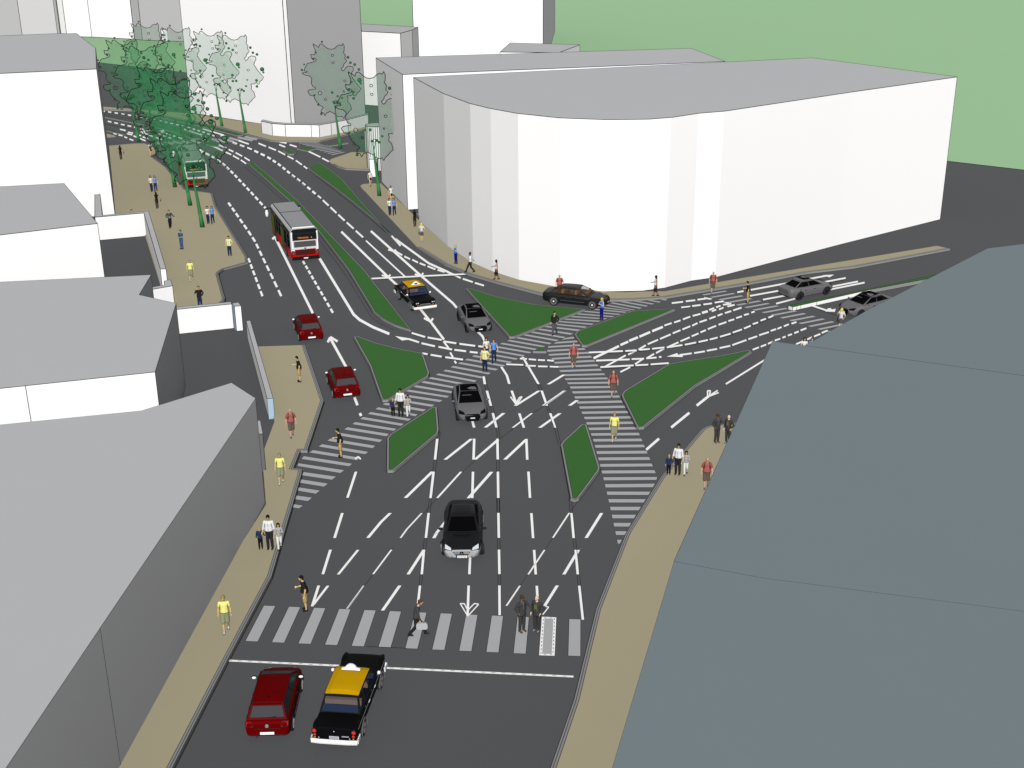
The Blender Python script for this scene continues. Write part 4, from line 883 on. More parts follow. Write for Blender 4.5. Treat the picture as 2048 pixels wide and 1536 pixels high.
# ------------------------------------------------------------------ modern saloons
def make_saloon(name, L, W, H, paint, roofm, glass, rimm, style, nose=None, hub=None, wr_=.33, kind='grey'):
    r = empty(name); mb = MB(); l, w2 = L / 2, W / 2
    st = [(-l, .58 * w2, .40, .66 * w2, .58, .56 * w2, .80, .88), (-l + .12, .78 * w2, .30, .84 * w2, .58, .72 * w2, .91, .975), (-l + .45, .90 * w2, .26, .96 * w2, .58, .84 * w2, .95, 1.0), (-l + 1.0, .95 * w2, .24, .995 * w2, .58, .91 * w2, .95, 1.01), (-.5, .96 * w2, .22, w2, .58, .93 * w2, .94, .98), (.6, .96 * w2, .22, w2, .58, .92 * w2, .92, .96), (1.1, .95 * w2, .22, w2, .58, .90 * w2, .90, .95), (l - .6, .92 * w2, .24, .97 * w2, .56, .82 * w2, .80, .86), (l - .16, .80 * w2, .27, .86 * w2, .54, .68 * w2, .70, .735), (l, .62 * w2, .34, .70 * w2, .52, .54 * w2, .62, .65)]
    body_loft(mb, st, (lambda x, z: 2 if nose and (x > l - .10 or (x > l - .95 and z < .66)) else 0))
    for s in (1, -1):
        for x in (1.0, -.05, -1.0): mb.tube((x, s * (w2 + .002), .3), (x, s * w2 * .93, .93), .009, 1)
        mb.tube((-l + .9, s * (w2 + .002), .29), (l - 1.0, s * (w2 + .002), .29), .016, 1)
        mb.tube((.9, s * w2 * .86, .955), (l - .3, s * w2 * .60, .775), .010, 1)
        for wx in (l * .62, -l * .60): arch(mb, wx, s * (w2 + .006), wr_, 1)
    mb.tube((-l - .005, -.55, .66), (-l - .005, .55, .66), .010, 1); mb.tube((-l, -.62, .34), (-l, .62, .34), .03, 1)
    mb.path([(1.02, -w2 * .80, .965), (1.1, 0, .985), (1.02, w2 * .80, .965)], .014, 1)
    mb.build('body', [paint, M_LINE, nose or paint], r)
    xa, xb, xc, xd = {'grey': (1.10, -1.74, .16, -.95), 'coupe': (1.08, -1.85, .12, -1.1), 'dark': (1.28, -2.0, .34, -1.12)}[kind]
    cabin(r, .955, xa, xb, w2 * .86, xc, xd, w2 * .66, H - .05, paint, roofm, glass, fr=(.025, .09, .07, .09), side_split=(.16, .50), crown=.06, tail=.86, scr=(.05, .05, .03, .012 if kind == 'grey' else .05))
    for s in (1, -1):
        lp = [(l - .03, s * .44, .64), (l - .24, s * w2 * .84, .64), (l - .50, s * w2 * .83, .79), (l - .18, s * .48, .735)]
        pane('headlight', lp, M_BLACK if kind != 'coupe' else M_LAMPW, r, (1, 0, .5), .065, .016)
        if kind == 'coupe':
            disc('lamp_bulb', (l - .30, s * w2 * .66, .70), .07, (1, 0, .8), M_SILV, r, 10)
        pane('tail_light', [(-l + .01, s * w2 * .40, .70), (-l + .10, s * w2 * .76, .72), (-l + .12, s * w2 * .70, .86), (-l + .02, s * w2 * .40, .80)], M_LAMPR if kind != 'dark' else M_LAMPR, r, (-1, 0, .1), .04, .012)
        pane('fog_lamp', [(l - .02, s * .42, .36), (l - .14, s * .70, .36), (l - .14, s * .72, .46), (l - .02, s * .46, .42)], M_BLACK, r, (1, 0, 0), .04, .012)
        mirror(r, .80, s * (w2 + .01), 1.0, paint, paint if kind != 'coupe' else M_SILV, .95)
        for x in (.1, -.82):
            mb = MB(); mb.box((x, s * (w2 * .985 + .01), .78), (.2, .03, .035), 0); mb.build('door_handle', [M_LINE if kind != 'dark' else M_BLACK], r)
    if kind == 'coupe':
        mb = MB(); g = [(l - .0, y, z) for y, z in ((-.32, .50), (.32, .50), (.40, .64), (-.40, .64))]; mb.face([(p[0] + .035, p[1], p[2]) for p in g], 1); mb.path([(p[0] + .035, p[1], p[2]) for p in g], .014, 1, closed=True)
        for z in (.55, .61): mb.tube((l + .045, -.37, z), (l + .045, .37, z), .018, 0)
        mb.build('grille', [M_SILV, M_BLACK], r)
        e = disc('emblem', (l + .05, 0, .58), .085, (1, 0, .1), M_BLACK, r, 12, 1, .010); mb = MB()
        for k in range(3): a = math.pi / 2 + 2 * math.pi * k / 3; mb.tube((l + .085, 0, .58), (l + .085, .07 * math.cos(a), .58 + .07 * math.sin(a)), .008, 0)
        mb.build('emblem_star', [M_SILV], e)
        plate(r, l + .02, .40, .50, .12, (1, 0, 0), 8, blue=True)
        mb = MB(); mb.path([(1.32, -.42, .945), (1.42, 0, .955), (1.32, .42, .945)], .035, 0); mb.build('bonnet_vent', [M_BLACK], r)
    else:
        g = [(l + .03, y, z) for y, z in ((-.34, .28), (.34, .28), (.46, .50), (.42, .655), (.36, .70), (-.36, .70), (-.42, .655), (-.46, .50))]; g = [(p[0] - (.0 if p[2] < .64 else .02 if p[2] < .68 else .06), p[1], p[2]) for p in g]; mb = MB(); mb.face(g, 0); mb.path(g, .014, 1, closed=True)
        for z in (.36, .44, .52, .58): mb.tube((l + .034, -.32, z), (l + .034, .32, z), .005, 1)
        mb.build('grille', [M_BLACK, M_LINE], r)
        mb = MB(); mb.box((l + .045, 0, .47), (.02, .27, .06), 0); mb.build('number_plate', [mat('plate_ice', srgb(205, 228, 240), .6)], r)
    if kind == 'grey':
        mb = MB(); mb.face([(.185, -.55, H - .02), (.185, .55, H - .02), (-.05, .54, H + .055), (-.72, .50, H + .06), (-.72, -.50, H + .06), (-.05, -.54, H + .055)], 0); mb.build('sunroof', [M_GLASS], r)
        pane('dashboard_strip', [(.60, -.50, 1.225), (.60, .12, 1.225), (.56, .05, 1.245), (.56, -.44, 1.245)], M_SIL, r, (1, 0, .5), .05, .004)  # dashboard seen through the screen, laid on the glass as a grey strip
        disc('fuel_cap', (-l + .95, -(w2 * .97), .80), .085, (0, -1, .15), paint, r, 12)
    if kind == 'dark':
        mb = MB(); mb.box((-.9, 0, .95), (.16, 1.3, .6), 0); mb.box((.15, .38, .98), (.14, .5, .55), 0); mb.box((.15, -.38, .98), (.14, .5, .55), 0); mb.box((-.2, 0, .7), (2.6, 1.45, .06), 0); mb.box((.85, 0, .97), (.3, 1.4, .08), 0); mb.build('seat', [M_TAN], r)
        for s in (1, -1):
            mb = MB(); mb.tube((-1.0, s * (w2 + .006), .52), (.95, s * (w2 + .006), .50), .014, 0); mb.build('trim_strip', [mat('trim_grey', srgb(96, 97, 100), .4)], r)
    for x, y in ((l * .62, 1), (l * .62, -1), (-l * .60, 1), (-l * .60, -1)): wheel(r, x, y * (w2 - .085 + (.035 if kind == 'coupe' and x > 0 else 0)), wr_, .22, rimm, style, hub, (.25 if kind == 'coupe' and x > 0 else 0))
    return r
# ------------------------------------------------------------------ red and white city bus
M_BUSR = mat('bus_red', srgb(226, 8, 8, .78), .5); M_BUSW = mat('bus_white', (.82, .82, .82), .5); M_BUSG = mat('bus_roof_grey', srgb(142, 143, 145, 1.0), .7)
M_BUSD = mat('bus_dark', (.007, .008, .009), .5, spec=.1); M_MESH = mat('grille_grey', srgb(104, 104, 106, .75), .8); M_MESHR = mat('grille_red', srgb(84, 6, 6), .8)
M_SIGN = mat('sign_orange', srgb(235, 130, 20), .6, emit=(srgb(235, 130, 20), .15))
def text_mesh(name, body, size, m, parent, loc, rot):
    cu = bpy.data.curves.new(name, 'FONT'); cu.body = body; cu.size = size; cu.align_x = 'CENTER'; cu.align_y = 'CENTER'; cu.extrude = .004
    t = bpy.data.objects.new(name, cu); COL.objects.link(t); bpy.context.view_layer.update()
    me = bpy.data.meshes.new_from_object(t.evaluated_get(bpy.context.evaluated_depsgraph_get())); bpy.data.objects.remove(t)
    o = bpy.data.objects.new(name, me); COL.objects.link(o); me.materials.clear(); me.materials.append(m); o.parent = parent; o.location = loc; o.rotation_euler = rot
    return o
def make_bus(L=10.4):
    r = empty('bus'); l, w, H = L / 2, 1.2, 2.95; mb = MB()
    prof = [(w * .96, .32), (w, .5), (w, 1.0), (w, 2.45), (w * .985, 2.72), (w * .93, 2.86), (w * .82, H - .02), (w * .5, H)]
    ring = lambda x, k: [(x, y * k, z) for y, z in prof] + [(x, -y * k, z) for y, z in prof[::-1]]
    xs = [(-l, .955), (-l + .12, 1), (l - .2, 1), (l, .94)]; Rg = [ring(*a) for a in xs]; m = len(Rg[0])
    for a, b in zip(Rg, Rg[1:]):
        for i in range(m):
            j = (i + 1) % m; zc = (a[i][2] + a[j][2]) / 2; side = abs(a[i][1]) > w * .9 and zc < 2.5
            mi = 0
            if zc < 1.0: mi = 1
            if abs(a[i][1]) > w * .9 and 1.0 < zc < 2.75 and a is Rg[1]: mi = 2
            if zc > 2.75: mi = 4
            mb.face([a[i], b[i], b[j], a[j]], mi)
    mb.face(Rg[-1][::-1], 2)
    X = -l
    mb.face(Rg[0], 2); mb.box((X + .008, 0, 1.52), (.04, w * 1.9, .96), 0)
    for y in (-w * .905, w * .905): mb.box((X + .006, y, 2.36), (.05, w * .10, .72), 0); mb.box((X + .015, 0, .78), (.05, w * 1.91, .92), 1)
    for y in (-w * .955, w * .955): mb.tube((X - .002, y, .3), (X - .002, y, 2.75), .014, 3)
    mb.tube((X - .012, -w * .95, 1.245), (X - .012, w * .95, 1.245), .012, 3)
    mb.build('body', [M_BUSW, M_BUSR, M_BUSD, M_LINE, mat('bus_edge_grey', srgb(168, 169, 171), .6)], r)
    mb = MB(); mb.box((X - .02, 0, .42), (.14, w * 1.94, .30), 0); mb.build('bumper', [M_BUSD], r)
    mb = MB(); q = [(X - .03, -w * .86, 1.98), (X - .03, w * .86, 1.98), (X - .03, w * .86, 2.50), (X + .05, w * .80, 2.86), (X + .05, -w * .80, 2.86), (X - .03, -w * .86, 2.50)]
    mb.face([q[0], q[1], q[2], q[5]], 0); mb.face([q[5], q[2], q[3], q[4]], 0); mb.face([q[4], q[3], (X + .42, w * .76, 2.985), (X + .42, -w * .76, 2.985)], 0); mb.path(q, .012, 1, closed=True)
    rw = mb.build('rear_window', [M_BUSD, M_LINE], r)
    text_mesh('destination_sign', 'TERMINAL   6', .21, M_SIGN, rw, (X - .05, -.02, 2.18), (R(90), 0, R(-90)))
    for z0, z1, mm, wd, fr in ((1.40, 1.88, M_MESH, .77, M_BUSW), (.70, 1.14, M_MESHR, .70, M_BUSR)):
        mb = MB(); mb.box((X - .02, 0, (z0 + z1) / 2), (.06, w * wd * 2 + .12, z1 - z0 + .10), 1); mb.box((X - .03, 0, (z0 + z1) / 2), (.06, w * wd * 2, z1 - z0), 0)
        k = int((z1 - z0) / .06)
        for i in range(k): mb.tube((X - .064, -w * wd, z0 + (i + .5) * (z1 - z0) / k), (X - .064, w * wd, z0 + (i + .5) * (z1 - z0) / k), .011, 2)
        c = [(X - .055, a * w * wd, b) for a, b in ((-1, z0), (1, z0), (1, z1), (-1, z1))]; mb.path(c, .014, 2, closed=True)
        c = [(X - .055, a * (w * wd + .06), b) for a, b in ((-1, z0 - .05), (1, z0 - .05), (1, z1 + .05), (-1, z1 + .05))]; mb.path(c, .010, 2, closed=True)
        mb.build('grille', [mm, fr, M_LINE], r)
    for s in (1, -1):
        for z in (.70, .82, .94, 1.06):
            mb = MB(); mb.box((X - .03, s * w * .87, z), (.05, .18, .085), 0); c = [(X - .058, s * w * .87 + a, z + b) for a, b in ((-.09, -.045), (.09, -.045), (.09, .045), (-.09, .045))]; mb.path(c, .010, 1, closed=True); mb.build('tail_light', [M_MESH if z in (.82, .94) else M_REDD, M_LINE], r)
    mb = MB(); mb.box((X - .06, 0, 1.27), (.03, .16, .09), 0); mb.box((X - .068, 0, 1.20), (.03, .12, .05), 1); mb.build('engine_latch', [M_BLACK, mat('latch_blue', srgb(90, 150, 190), .6)], r)
    mb = MB(); mb.box((X - .06, 0, .645), (.03, .14, .05), 0); mb.build('engine_latch', [M_BLACK], r)
    plate(r, X - .09, .42, .36, .10, (-1, 0, 0), 4)
    # roof fairing panels
    for x0, x1 in ((-l + .45, .9), (1.0, l - .35)):
        mb = MB(); mb.prism([(x0, -.98), (x1, -.98), (x1, .98), (x0, .98)], H - .05, H + .10, 1, 0); c = [(x0, -.98, H + .1), (x1, -.98, H + .1), (x1, .98, H + .1), (x0, .98, H + .1)]; mb.path(c, .018, 1, closed=True); mb.build('roof_panel', [M_BUSG, M_LINE], r)
    mb = MB(); mb.box((-l + .36, 0, H + .055), (.16, 1.9, .09), 0); mb.build('roof_lip', [M_BUSW], r)
    # both flanks: dark glass band, doors with yellow rails, red skirts over the wheels
    for s in (1, -1):
        yo = s * (w + .012)
        for x0, x1 in ((-4.7, -3.4), (-3.3, -1.9), (-.3, .9), (1.0, 2.2)):
            if x0 > l: continue
            mb = MB(); c = [(x0, yo, 1.15), (x1, yo, 1.15), (x1, yo, 2.35), (x0, yo, 2.35)]; mb.face(c if s < 0 else c[::-1], 0); mb.path(c, .018, 1, closed=True); mb.tube((x0, yo, 1.9), (x1, yo, 1.9), .012, 1); mb.build('side_window', [M_GLASS, mat('window_seal', srgb(60, 64, 68), .7)], r)
        if s > 0:
            for x0 in (-1.75, 3.2):
                mb = MB(); mb.box((x0 + .65, yo, 1.38), (1.3, .03, 1.95), 0)
                for dx in (.08, .60, .70, 1.22): mb.box((x0 + dx, yo + .02, 1.4), (.06, .03, 1.7), 1)
                mb.build('door', [M_BUSD, mat('door_rail', srgb(92, 96, 20), .7)], r)
            for x0 in (2.9, -.9):
                mb = MB(); mb.box((x0, yo + .01, 2.5), (.45, .03, .12), 0); mb.build('side_sign', [mat('side_sign_orange', srgb(150, 80, 25), .7)], r)
        for x0, x1 in ((-4.95, -1.9), (-.2, 3.0)):
            mb = MB(); c = [(x0, yo + s * .008, .34), (x1, yo + s * .008, .34), (x1, yo + s * .008, .85), (x0 + .5, yo + s * .008, 1.10), (x0, yo + s * .008, 1.12)]; mb.face(c, 0); mb.build('skirt', [M_BUSR], r)
        for wx in (2.55, -2.75):
            mb = MB(); arch(mb, wx, s * (w + .022), .5, 0); mb.build('wheel_arch', [M_BUSD], r); wheel(r, wx, s * (w - .12), .48, .3, M_RIMD, 6)
        mb = MB(); mb.tube((l - .1, s * w * .95, 2.55), (l + .25, s * (w + .28), 2.5), .035, 0); mb.ball((l + .22, s * (w + .30), 2.42), (.10, .16, .10), 0, 8, 5); mi_ = mb.build('mirror', [M_BUSD], r)
        mb = MB(); mb.ball((l + .18, s * (w + .30), 2.02), (.10, .15, .36), 0, 10, 8); mb.build('mirror_glass', [M_CHROME], mi_)
    return r
def place(o, p_rear, p_front, where='axles', off=0.0):
    d = p_front - p_rear; a = math.atan2(d.y, d.x); return a
def set_car(o, x, y, a, z=0.0): o.location = (x, y, z); o.rotation_euler = (0, 0, a)
def from_right(p_rear, p_front, xr, yr):
    """heading and centre from the contact points of the two wheels on one side (xr: rear axle x, yr: wheel y in car space)"""
    d = p_front - p_rear; a = math.atan2(d.y, d.x); c, s = math.cos(a), math.sin(a)
    return p_rear.x - (xr * c - yr * s), p_rear.y - (xr * s + yr * c), a
hatch = make_hatch(); taxi = make_taxi()
GH = 'red hatchbacks'
set_car(hatch, *from_right(at(585.5, 1459), at(603, 1381), -1.25, -.80)); tag(hatch, 'red hatchback waiting at the stop line beside the nearest black taxi', 'car', GH)
h2 = copy_tree(hatch); set_car(h2, *from_right(at(667, 796), at(656.5, 769), -1.25, .80)); tag(h2, 'red hatchback between the sand pavement and the kite shaped island', 'car', GH)
h3 = copy_tree(hatch); set_car(h3, *from_right(at(599, 682), at(590, 660), -1.25, .80)); tag(h3, 'red hatchback driving behind the near bus, past the end of the pavement', 'car', GH)
set_car(taxi, *from_right(at(729, 1470), at(763, 1378), -1.5, -.86)); tag(taxi, 'black taxi with yellow roof at the stop line, seen from behind', 'taxi', 'black and yellow taxis')
t2 = copy_tree(taxi); set_car(t2, *from_right(at(797, 600), at(818, 618.5), -1.5, -.86)); tag(t2, 'black taxi with yellow roof facing us near the long grass median', 'taxi', 'black and yellow taxis')
GS = 'grey saloons'
sal = make_saloon('saloon', 4.55, 1.84, 1.42, M_SIL, M_SIL, M_GLASS, M_BLACK, 6, kind='grey')
set_car(sal, *from_right(at(917.5, 641.5), at(930.5, 661.3), -2.275 * .6, -.87)); tag(sal, 'grey saloon between the taxi and the big grass triangle', 'car', GS)
s2 = copy_tree(sal); set_car(s2, *from_right(at(907, 806), at(914, 839), -2.275 * .6, -.87)); tag(s2, 'grey saloon just past the diagonal crossing in the middle of the junction', 'car', GS)
s3 = copy_tree(sal); set_car(s3, *from_right(at(1599, 601), at(1640.5, 592.3), -2.275 * .6, -.87)); tag(s3, 'grey saloon driving away beside the planted median', 'car', GS)
s4 = copy_tree(sal); A3 = s3.rotation_euler.z + math.pi; fc = at(1688, 634); set_car(s4, fc.x - 2.2 * math.cos(A3 + .0), fc.y - 2.2 * math.sin(A3), A3); tag(s4, 'grey saloon coming towards us, half hidden by the slate roof', 'car', GS)
ds = make_saloon('saloon', 5.05, 1.92, 1.46, M_COAL, M_COAL, M_BROWNGL, M_RIML, 12, hub=M_CHROME, wr_=.38, kind='dark')
set_car(ds, *from_right(at(1107.5, 611.5), at(1181.5, 619), -2.525 * .6, -.92)); tag(ds, 'black saloon with white dotted wheel rims below the curved building', 'car')
cl = make_saloon('saloon', 4.9, 1.88, 1.40, M_COAL, M_COAL, M_GLASS, M_RIML, 5, nose=M_SILV, kind='coupe', wr_=.35)
fa, fb = at(890, 1108), at(960, 1108); mid = (fa + fb) / 2; rr = at(928.5, 1040); ang = math.atan2(mid.y - rr.y, mid.x - rr.x)
set_car(cl, mid.x - 2.45 * .62 * math.cos(ang), mid.y - 2.45 * .62 * math.sin(ang), ang); tag(cl, 'black car with a silver front coming down the middle lanes', 'car')
bus = make_bus(); GB = 'red and white buses'
def set_bus(o, rl, rr, fl, L=10.4):
    rl, rr, fl = at(*rl, .3), at(*rr, .3), at(*fl, .3); d = fl - rl; a = math.atan2(d.y, d.x); m_ = (rl + rr) / 2
    print('BUS length', d.length, 'width', (rl - rr).length); set_car(o, m_.x + L / 2 * math.cos(a), m_.y + L / 2 * math.sin(a), a)
set_bus(bus, (584.5, 520), (639, 515.5), (546.5, 466)); tag(bus, 'nearer red and white bus in the open beside the grass median', 'bus', GB)
b2 = copy_tree(bus); set_bus(b2, (374, 375.5), (415.7, 372), (354.5, 329)); tag(b2, 'farther red and white bus veiled by the tree crowns', 'bus', GB)
# ================================================================== people (built facing -Y, feet on z = 0, 1.75 m tall before scaling)
def vmesh(mb, name, mats, parent, vox):
    """fuse overlapping limbs into one continuous skin"""
    o = mb.build(name, mats, None); md = o.modifiers.new('fuse', 'REMESH'); md.mode = 'VOXEL'; md.voxel_size = vox; md.use_smooth_shade = True
    sm = o.modifiers.new('soft', 'SMOOTH'); sm.iterations = 2; sm.factor = .4
    bpy.context.view_layer.update()
    me = bpy.data.meshes.new_from_object(o.evaluated_get(bpy.context.evaluated_depsgraph_get()))
    old = o.data; bpy.data.objects.remove(o); bpy.data.meshes.remove(old)
    me.materials.clear()
    for m in mats: me.materials.append(m)
    n = bpy.data.objects.new(name, me); COL.objects.link(n); n.parent = parent
    return n
def limb(mb, pts, n=10):
    """tapering limb: (x, y, z, r) points with rounded joints"""
    for a, b in zip(pts, pts[1:]): mb.tube(a[:3], b[:3], a[3], 0, n, b[3])
    for p in pts: mb.ball(p[:3], p[3] * .99, 0, 10, 6)
def rings(mb, R_, n=18, cap=True):
    """stack of ellipses (x, y, z, rx, ry)"""
    G = [[(x + rx * math.cos(2 * math.pi * i / n), y + ry * math.sin(2 * math.pi * i / n), z) for i in range(n)] for x, y, z, rx, ry in R_]
    for a, b in zip(G, G[1:]):
        for i in range(n): j = (i + 1) % n; mb.face([a[i], a[j], b[j], b[i]], 0, True)
    if cap: mb.face(G[0][::-1]); mb.face(G[-1])
def lerp3(a, b, t): return tuple(a[i] + (b[i] - a[i]) * t for i in range(3))
def cloth(c, k=.72): return mat('cloth_%d_%d_%d' % c, srgb(*c, k), .9, noise=.03, scale=9)
M_INK = mat('ink_black', (.008, .008, .009), .8)
ARM = {'down': ((.245, .03, 1.13), (.265, -.04, .88)), 'loose': ((.27, .05, 1.14), (.285, -.05, .90)), 'fwd': ((.23, -.02, 1.14), (.15, -.28, 1.13)), 'pocket': ((.30, .07, 1.16), (.20, -.02, .95)), 'phone': ((.30, -.08, 1.22), (.13, -.10, 1.52)),
       'cup': ((.25, -.04, 1.14), (.06, -.24, 1.27)), 'back': ((.27, .16, 1.16), (.33, .33, .98)), 'out': ((.33, .02, 1.18), (.50, -.02, .98)), 'carry': ((.21, -.10, 1.13), (.20, -.16, .86)), 'touch': ((.30, -.10, 1.20), (.42, -.26, 1.14)), 'held': ((.24, -.02, 1.12), (.30, -.08, .90)), 'up': ((.27, -.02, 1.14), (.36, -.10, 1.02)), 'fold': ((.25, -.04, 1.12), (-.02, -.18, 1.22))}
LEG = {'stand': [((.095, -.015, .50), (.10, .02, .075)), ((.095, -.015, .50), (.10, .02, .075))], 'step': [((.09, -.10, .50), (.08, -.13, .075)), ((.09, -.02, .50), (.09, .22, .115))], 'stride': [((.09, -.20, .52), (.085, -.36, .10)), ((.09, .02, .49), (.09, .32, .12))], 'close': [((.075, -.01, .50), (.07, -.03, .075)), ((.075, .0, .50), (.07, .07, .08))]}
HEADC = (0, -.015, 1.635)
def make_person(sp):
    root = empty('person'); fem = sp.get('fem', False); lean = sp.get('lean', 0.0); skin = mat('skin_%d_%d_%d' % sp['skin'], srgb(*sp['skin'], .75), .7)
    W = .90 if fem else 1.0; fat = sp.get('fat', 1.0) * (1.05 if fem else 1.1)
    def L(p):                                   # forward lean of the upper body
        d = max(0, p[2] - .95); return (p[0], p[1] - lean * d * d * 1.6, p[2])
    arms = {s: [L((s * (.155 if fem else .178), .005, 1.405))] + [L((s * q[0], q[1], q[2])) for q in ARM[sp['arms'][0 if s < 0 else 1]]] for s in (-1, 1)}
    lg = LEG[sp.get('legs', 'stand')]; flip = sp.get('flip', 1)
    legs = {s: [(s * .085, 0, .90)] + [(s * q[0], q[1], q[2]) for q in lg[0 if s * flip < 0 else 1]] for s in (-1, 1)}
    # ---- body: one fused skin
    mb = MB()
    rings(mb, [(0, 0, .82, .11, .08), (0, 0, .92, .145 * W, .095), (0, 0, 1.08, .125 * W, .085)] + [(*L((0, 0, z))[:2], z, rx * W, ry) for z, rx, ry in ((1.20, .145, .095), (1.33, .165, .105), (1.41, .14, .085), (1.455, .075, .065))])
    limb(mb, [(*L((0, .005, 1.42)), .056), (*L((0, -.005, 1.55)), .052)])
    hc = L(HEADC); tilt = sp.get('nod', 0.0)
    mb.ball(hc, (.074, .094, .112), 0, 16, 12); mb.ball((hc[0], hc[1] - .03, hc[2] - .07), (.052, .055, .052), 0, 12, 8)
    mb.tube((hc[0], hc[1] - .085, hc[2] + .02), (hc[0], hc[1] - .108, hc[2] - .022), .012, 0, 6, .019); mb.ball((hc[0], hc[1] - .098, hc[2] - .024), .018, 0, 8, 5)
    for s in (-1, 1): mb.ball((hc[0] + s * .076, hc[1] + .01, hc[2] - .008), (.014, .024, .034), 0, 8, 6)
    for s in (-1, 1):
        a = arms[s]; limb(mb, [(*a[0], .054 * W), (*lerp3(a[0], a[1], .5), .048 * W), (*a[1], .040 * W), (*lerp3(a[1], a[2], .35), .041 * W), (*a[2], .027)])
        d = (Vector(a[2]) - Vector(a[1])).normalized(); side = Vector((1, 0, 0)) if abs(d.x) < .7 else Vector((0, 1, 0)); u = (side - d * side.dot(d)).normalized(); v = d.cross(u)
        pw = Vector(a[2]); palm = pw + d * .055; mb.ball(palm, .001, 0, 4, 3); limb(mb, [(*pw, .026), (*(pw + d * .04), .032), (*(pw + d * .08), .030)], 8)
        for k, (o, l) in enumerate(((-.027, .062), (-.009, .074), (.009, .070), (.026, .055))):
            b = pw + d * .085 + v * o; m = b + d * l * .55 + u * .006; t = m + d * l * .35 + u * (.022 + .004 * k); limb(mb, [(*b, .0105), (*m, .0098), (*t, .0088)], 6)
        b = pw + d * .03 - v * .028; limb(mb, [(*b, .013), (*(b + d * .032 - v * .020), .0115), (*(b + d * .062 - v * .018 + u * .012), .0095)], 6)
        g = legs[s]; limb(mb, [(*g[0], .088), (*lerp3(g[0], g[1], .5), .074), (*g[1], .055), (*lerp3(g[1], g[2], .3), .056), (*g[2], .036)])
        limb(mb, [(*g[2], .037), (g[2][0], g[2][1] - .10, max(.035, g[2][2] - .045), .030), (g[2][0], g[2][1] - .16, max(.03, g[2][2] - .05), .024)], 8)
    vmesh(mb, 'body', [skin], root, .0135)
    # ---- face
    mb = MB()
    for s in (-1, 1): mb.ball((hc[0] + s * .030, hc[1] - .086, hc[2] + .016), (.013, .010, .009), 0, 8, 5); mb.box((hc[0] + s * .031, hc[1] - .088, hc[2] + .036), (.034, .012, .007), 0)
    mb.box((hc[0], hc[1] - .083, hc[2] - .062), (.042, .012, .007), 0)
    mb.build('face', [M_INK], root)
    if sp.get('glasses'):
        mb = MB()
        for s in (-1, 1): mb.box((hc[0] + s * .034, hc[1] - .098, hc[2] + .016), (.052, .012, .032), 0); mb.tube((hc[0] + s * .06, hc[1] - .09, hc[2] + .02), (hc[0] + s * .08, hc[1] + .01, hc[2] + .01), .006, 0)
        mb.box((hc[0], hc[1] - .1, hc[2] + .018), (.02, .01, .008), 0); mb.build('glasses', [M_INK], root)
    # ---- top
    top = sp['top']; hem = top.get('hem', .95); ex = .018 + .02 * (fat - 1); c = cloth(top['col']); mb = MB()
    rg = [(0, 0, hem, (.165 if not fem else .150) * fat * top.get('flare', 1.0), .118 * fat), (0, 0, 1.10, (.152 if not fem else .122) * fat, .112 * fat)] + [(*L((0, 0, z))[:2], z, rx * W * (1 + (fat - 1) * .5), ry) for z, rx, ry in ((1.22, .168, .118), (1.34, .186, .124), (1.415, .155, .10), (1.462, .092, .08))]
    rings(mb, rg); sl = top.get('sleeve', .55)
    for s in (-1, 1):
        a = arms[s]
        if sl <= 0: continue
        if sl <= 1: limb(mb, [(*a[0], .070 * W), (*lerp3(a[0], a[1], sl), .064 * W)])
        else: limb(mb, [(*a[0], .070 * W), (*a[1], .056 * W), (*lerp3(a[1], a[2], sl - 1), .044 * W)])
    top_o = vmesh(mb, top.get('name', 'shirt'), [c], root, .017)
    mb = MB()
    def hemring(x, y, z, rx, ry, r=.011): mb.path([(x + rx * math.cos(t), y + ry * math.sin(t), z) for t in [2 * math.pi * k / 16 for k in range(16)]], r, 0, closed=True)
    hemring(0, 0, hem, rg[0][3] * .98, rg[0][4] * .98, .013); mb.build('hem', [M_INK], top_o)
    for s in (-1, 1):                                # dark seams where sleeve meets chest
        a = arms[s]; sx = s * (.165 if not fem else .14) * W
        p0 = L((sx * .93, -.085, 1.36)); p1 = (sx * .98 * fat, -.075 * fat, hem + .02) if top.get('seam', True) else None
        if p1: mb = MB(); mb.tube(p0, lerp3(p0, p1, .6), .012, 0); mb.build('seam', [M_INK], top_o)
    if top.get('open'):                              # shirt front, tie or vest seen between lapels
        for nm, col, pts in top['open']:
            mb = MB(); P = [L((x, -.128 * (1 if z > 1.15 else .97) + (.04 if z > 1.42 else 0), z)) for x, z in pts]; Q = [(p[0], p[1] + .05, p[2]) for p in P]
            mb.face(P, 0); n = len(P)
            for i in range(n): mb.face([P[i], Q[i], Q[(i + 1) % n], P[(i + 1) % n]], 0)
            mb.build(nm, [cloth(col)], top_o)
    if top.get('placket'): mb = MB(); mb.tube(L((0, -.130, 1.40)), L((0, -.122 * fat, hem + .02)), .007, 0); mb.build('placket', [M_INK], top_o)
    # ---- bottoms
    bt = sp['bottom']; c = cloth(bt['col']); mb = MB(); kind = bt['kind']
    if kind in ('trousers', 'shorts'):
        rings(mb, [(0, 0, .80, .125 * fat, .095 * fat), (0, 0, .90, .158 * W * fat, .108 * fat), (0, 0, 1.0, .145 * W * fat, .10 * fat), (0, 0, 1.05, .13 * W * fat, .09 * fat)])
        for s in (-1, 1):
            g = legs[s]
            if kind == 'trousers': limb(mb, [(*g[0], .102 * (W + .03)), (*g[1], .082 * W), (g[2][0], g[2][1], g[2][2] + .01, .068 * W)])
            else: limb(mb, [(*g[0], .108), (*lerp3(g[0], g[1], .98), .104)])
        vmesh(mb, kind, [c], root, .017)
        if kind == 'trousers': mb = MB(); mb.tube((0, -.10 * fat, .86), (0, -.04, .60), .012, 0); mb.build('inseam', [M_INK], root)
    else:
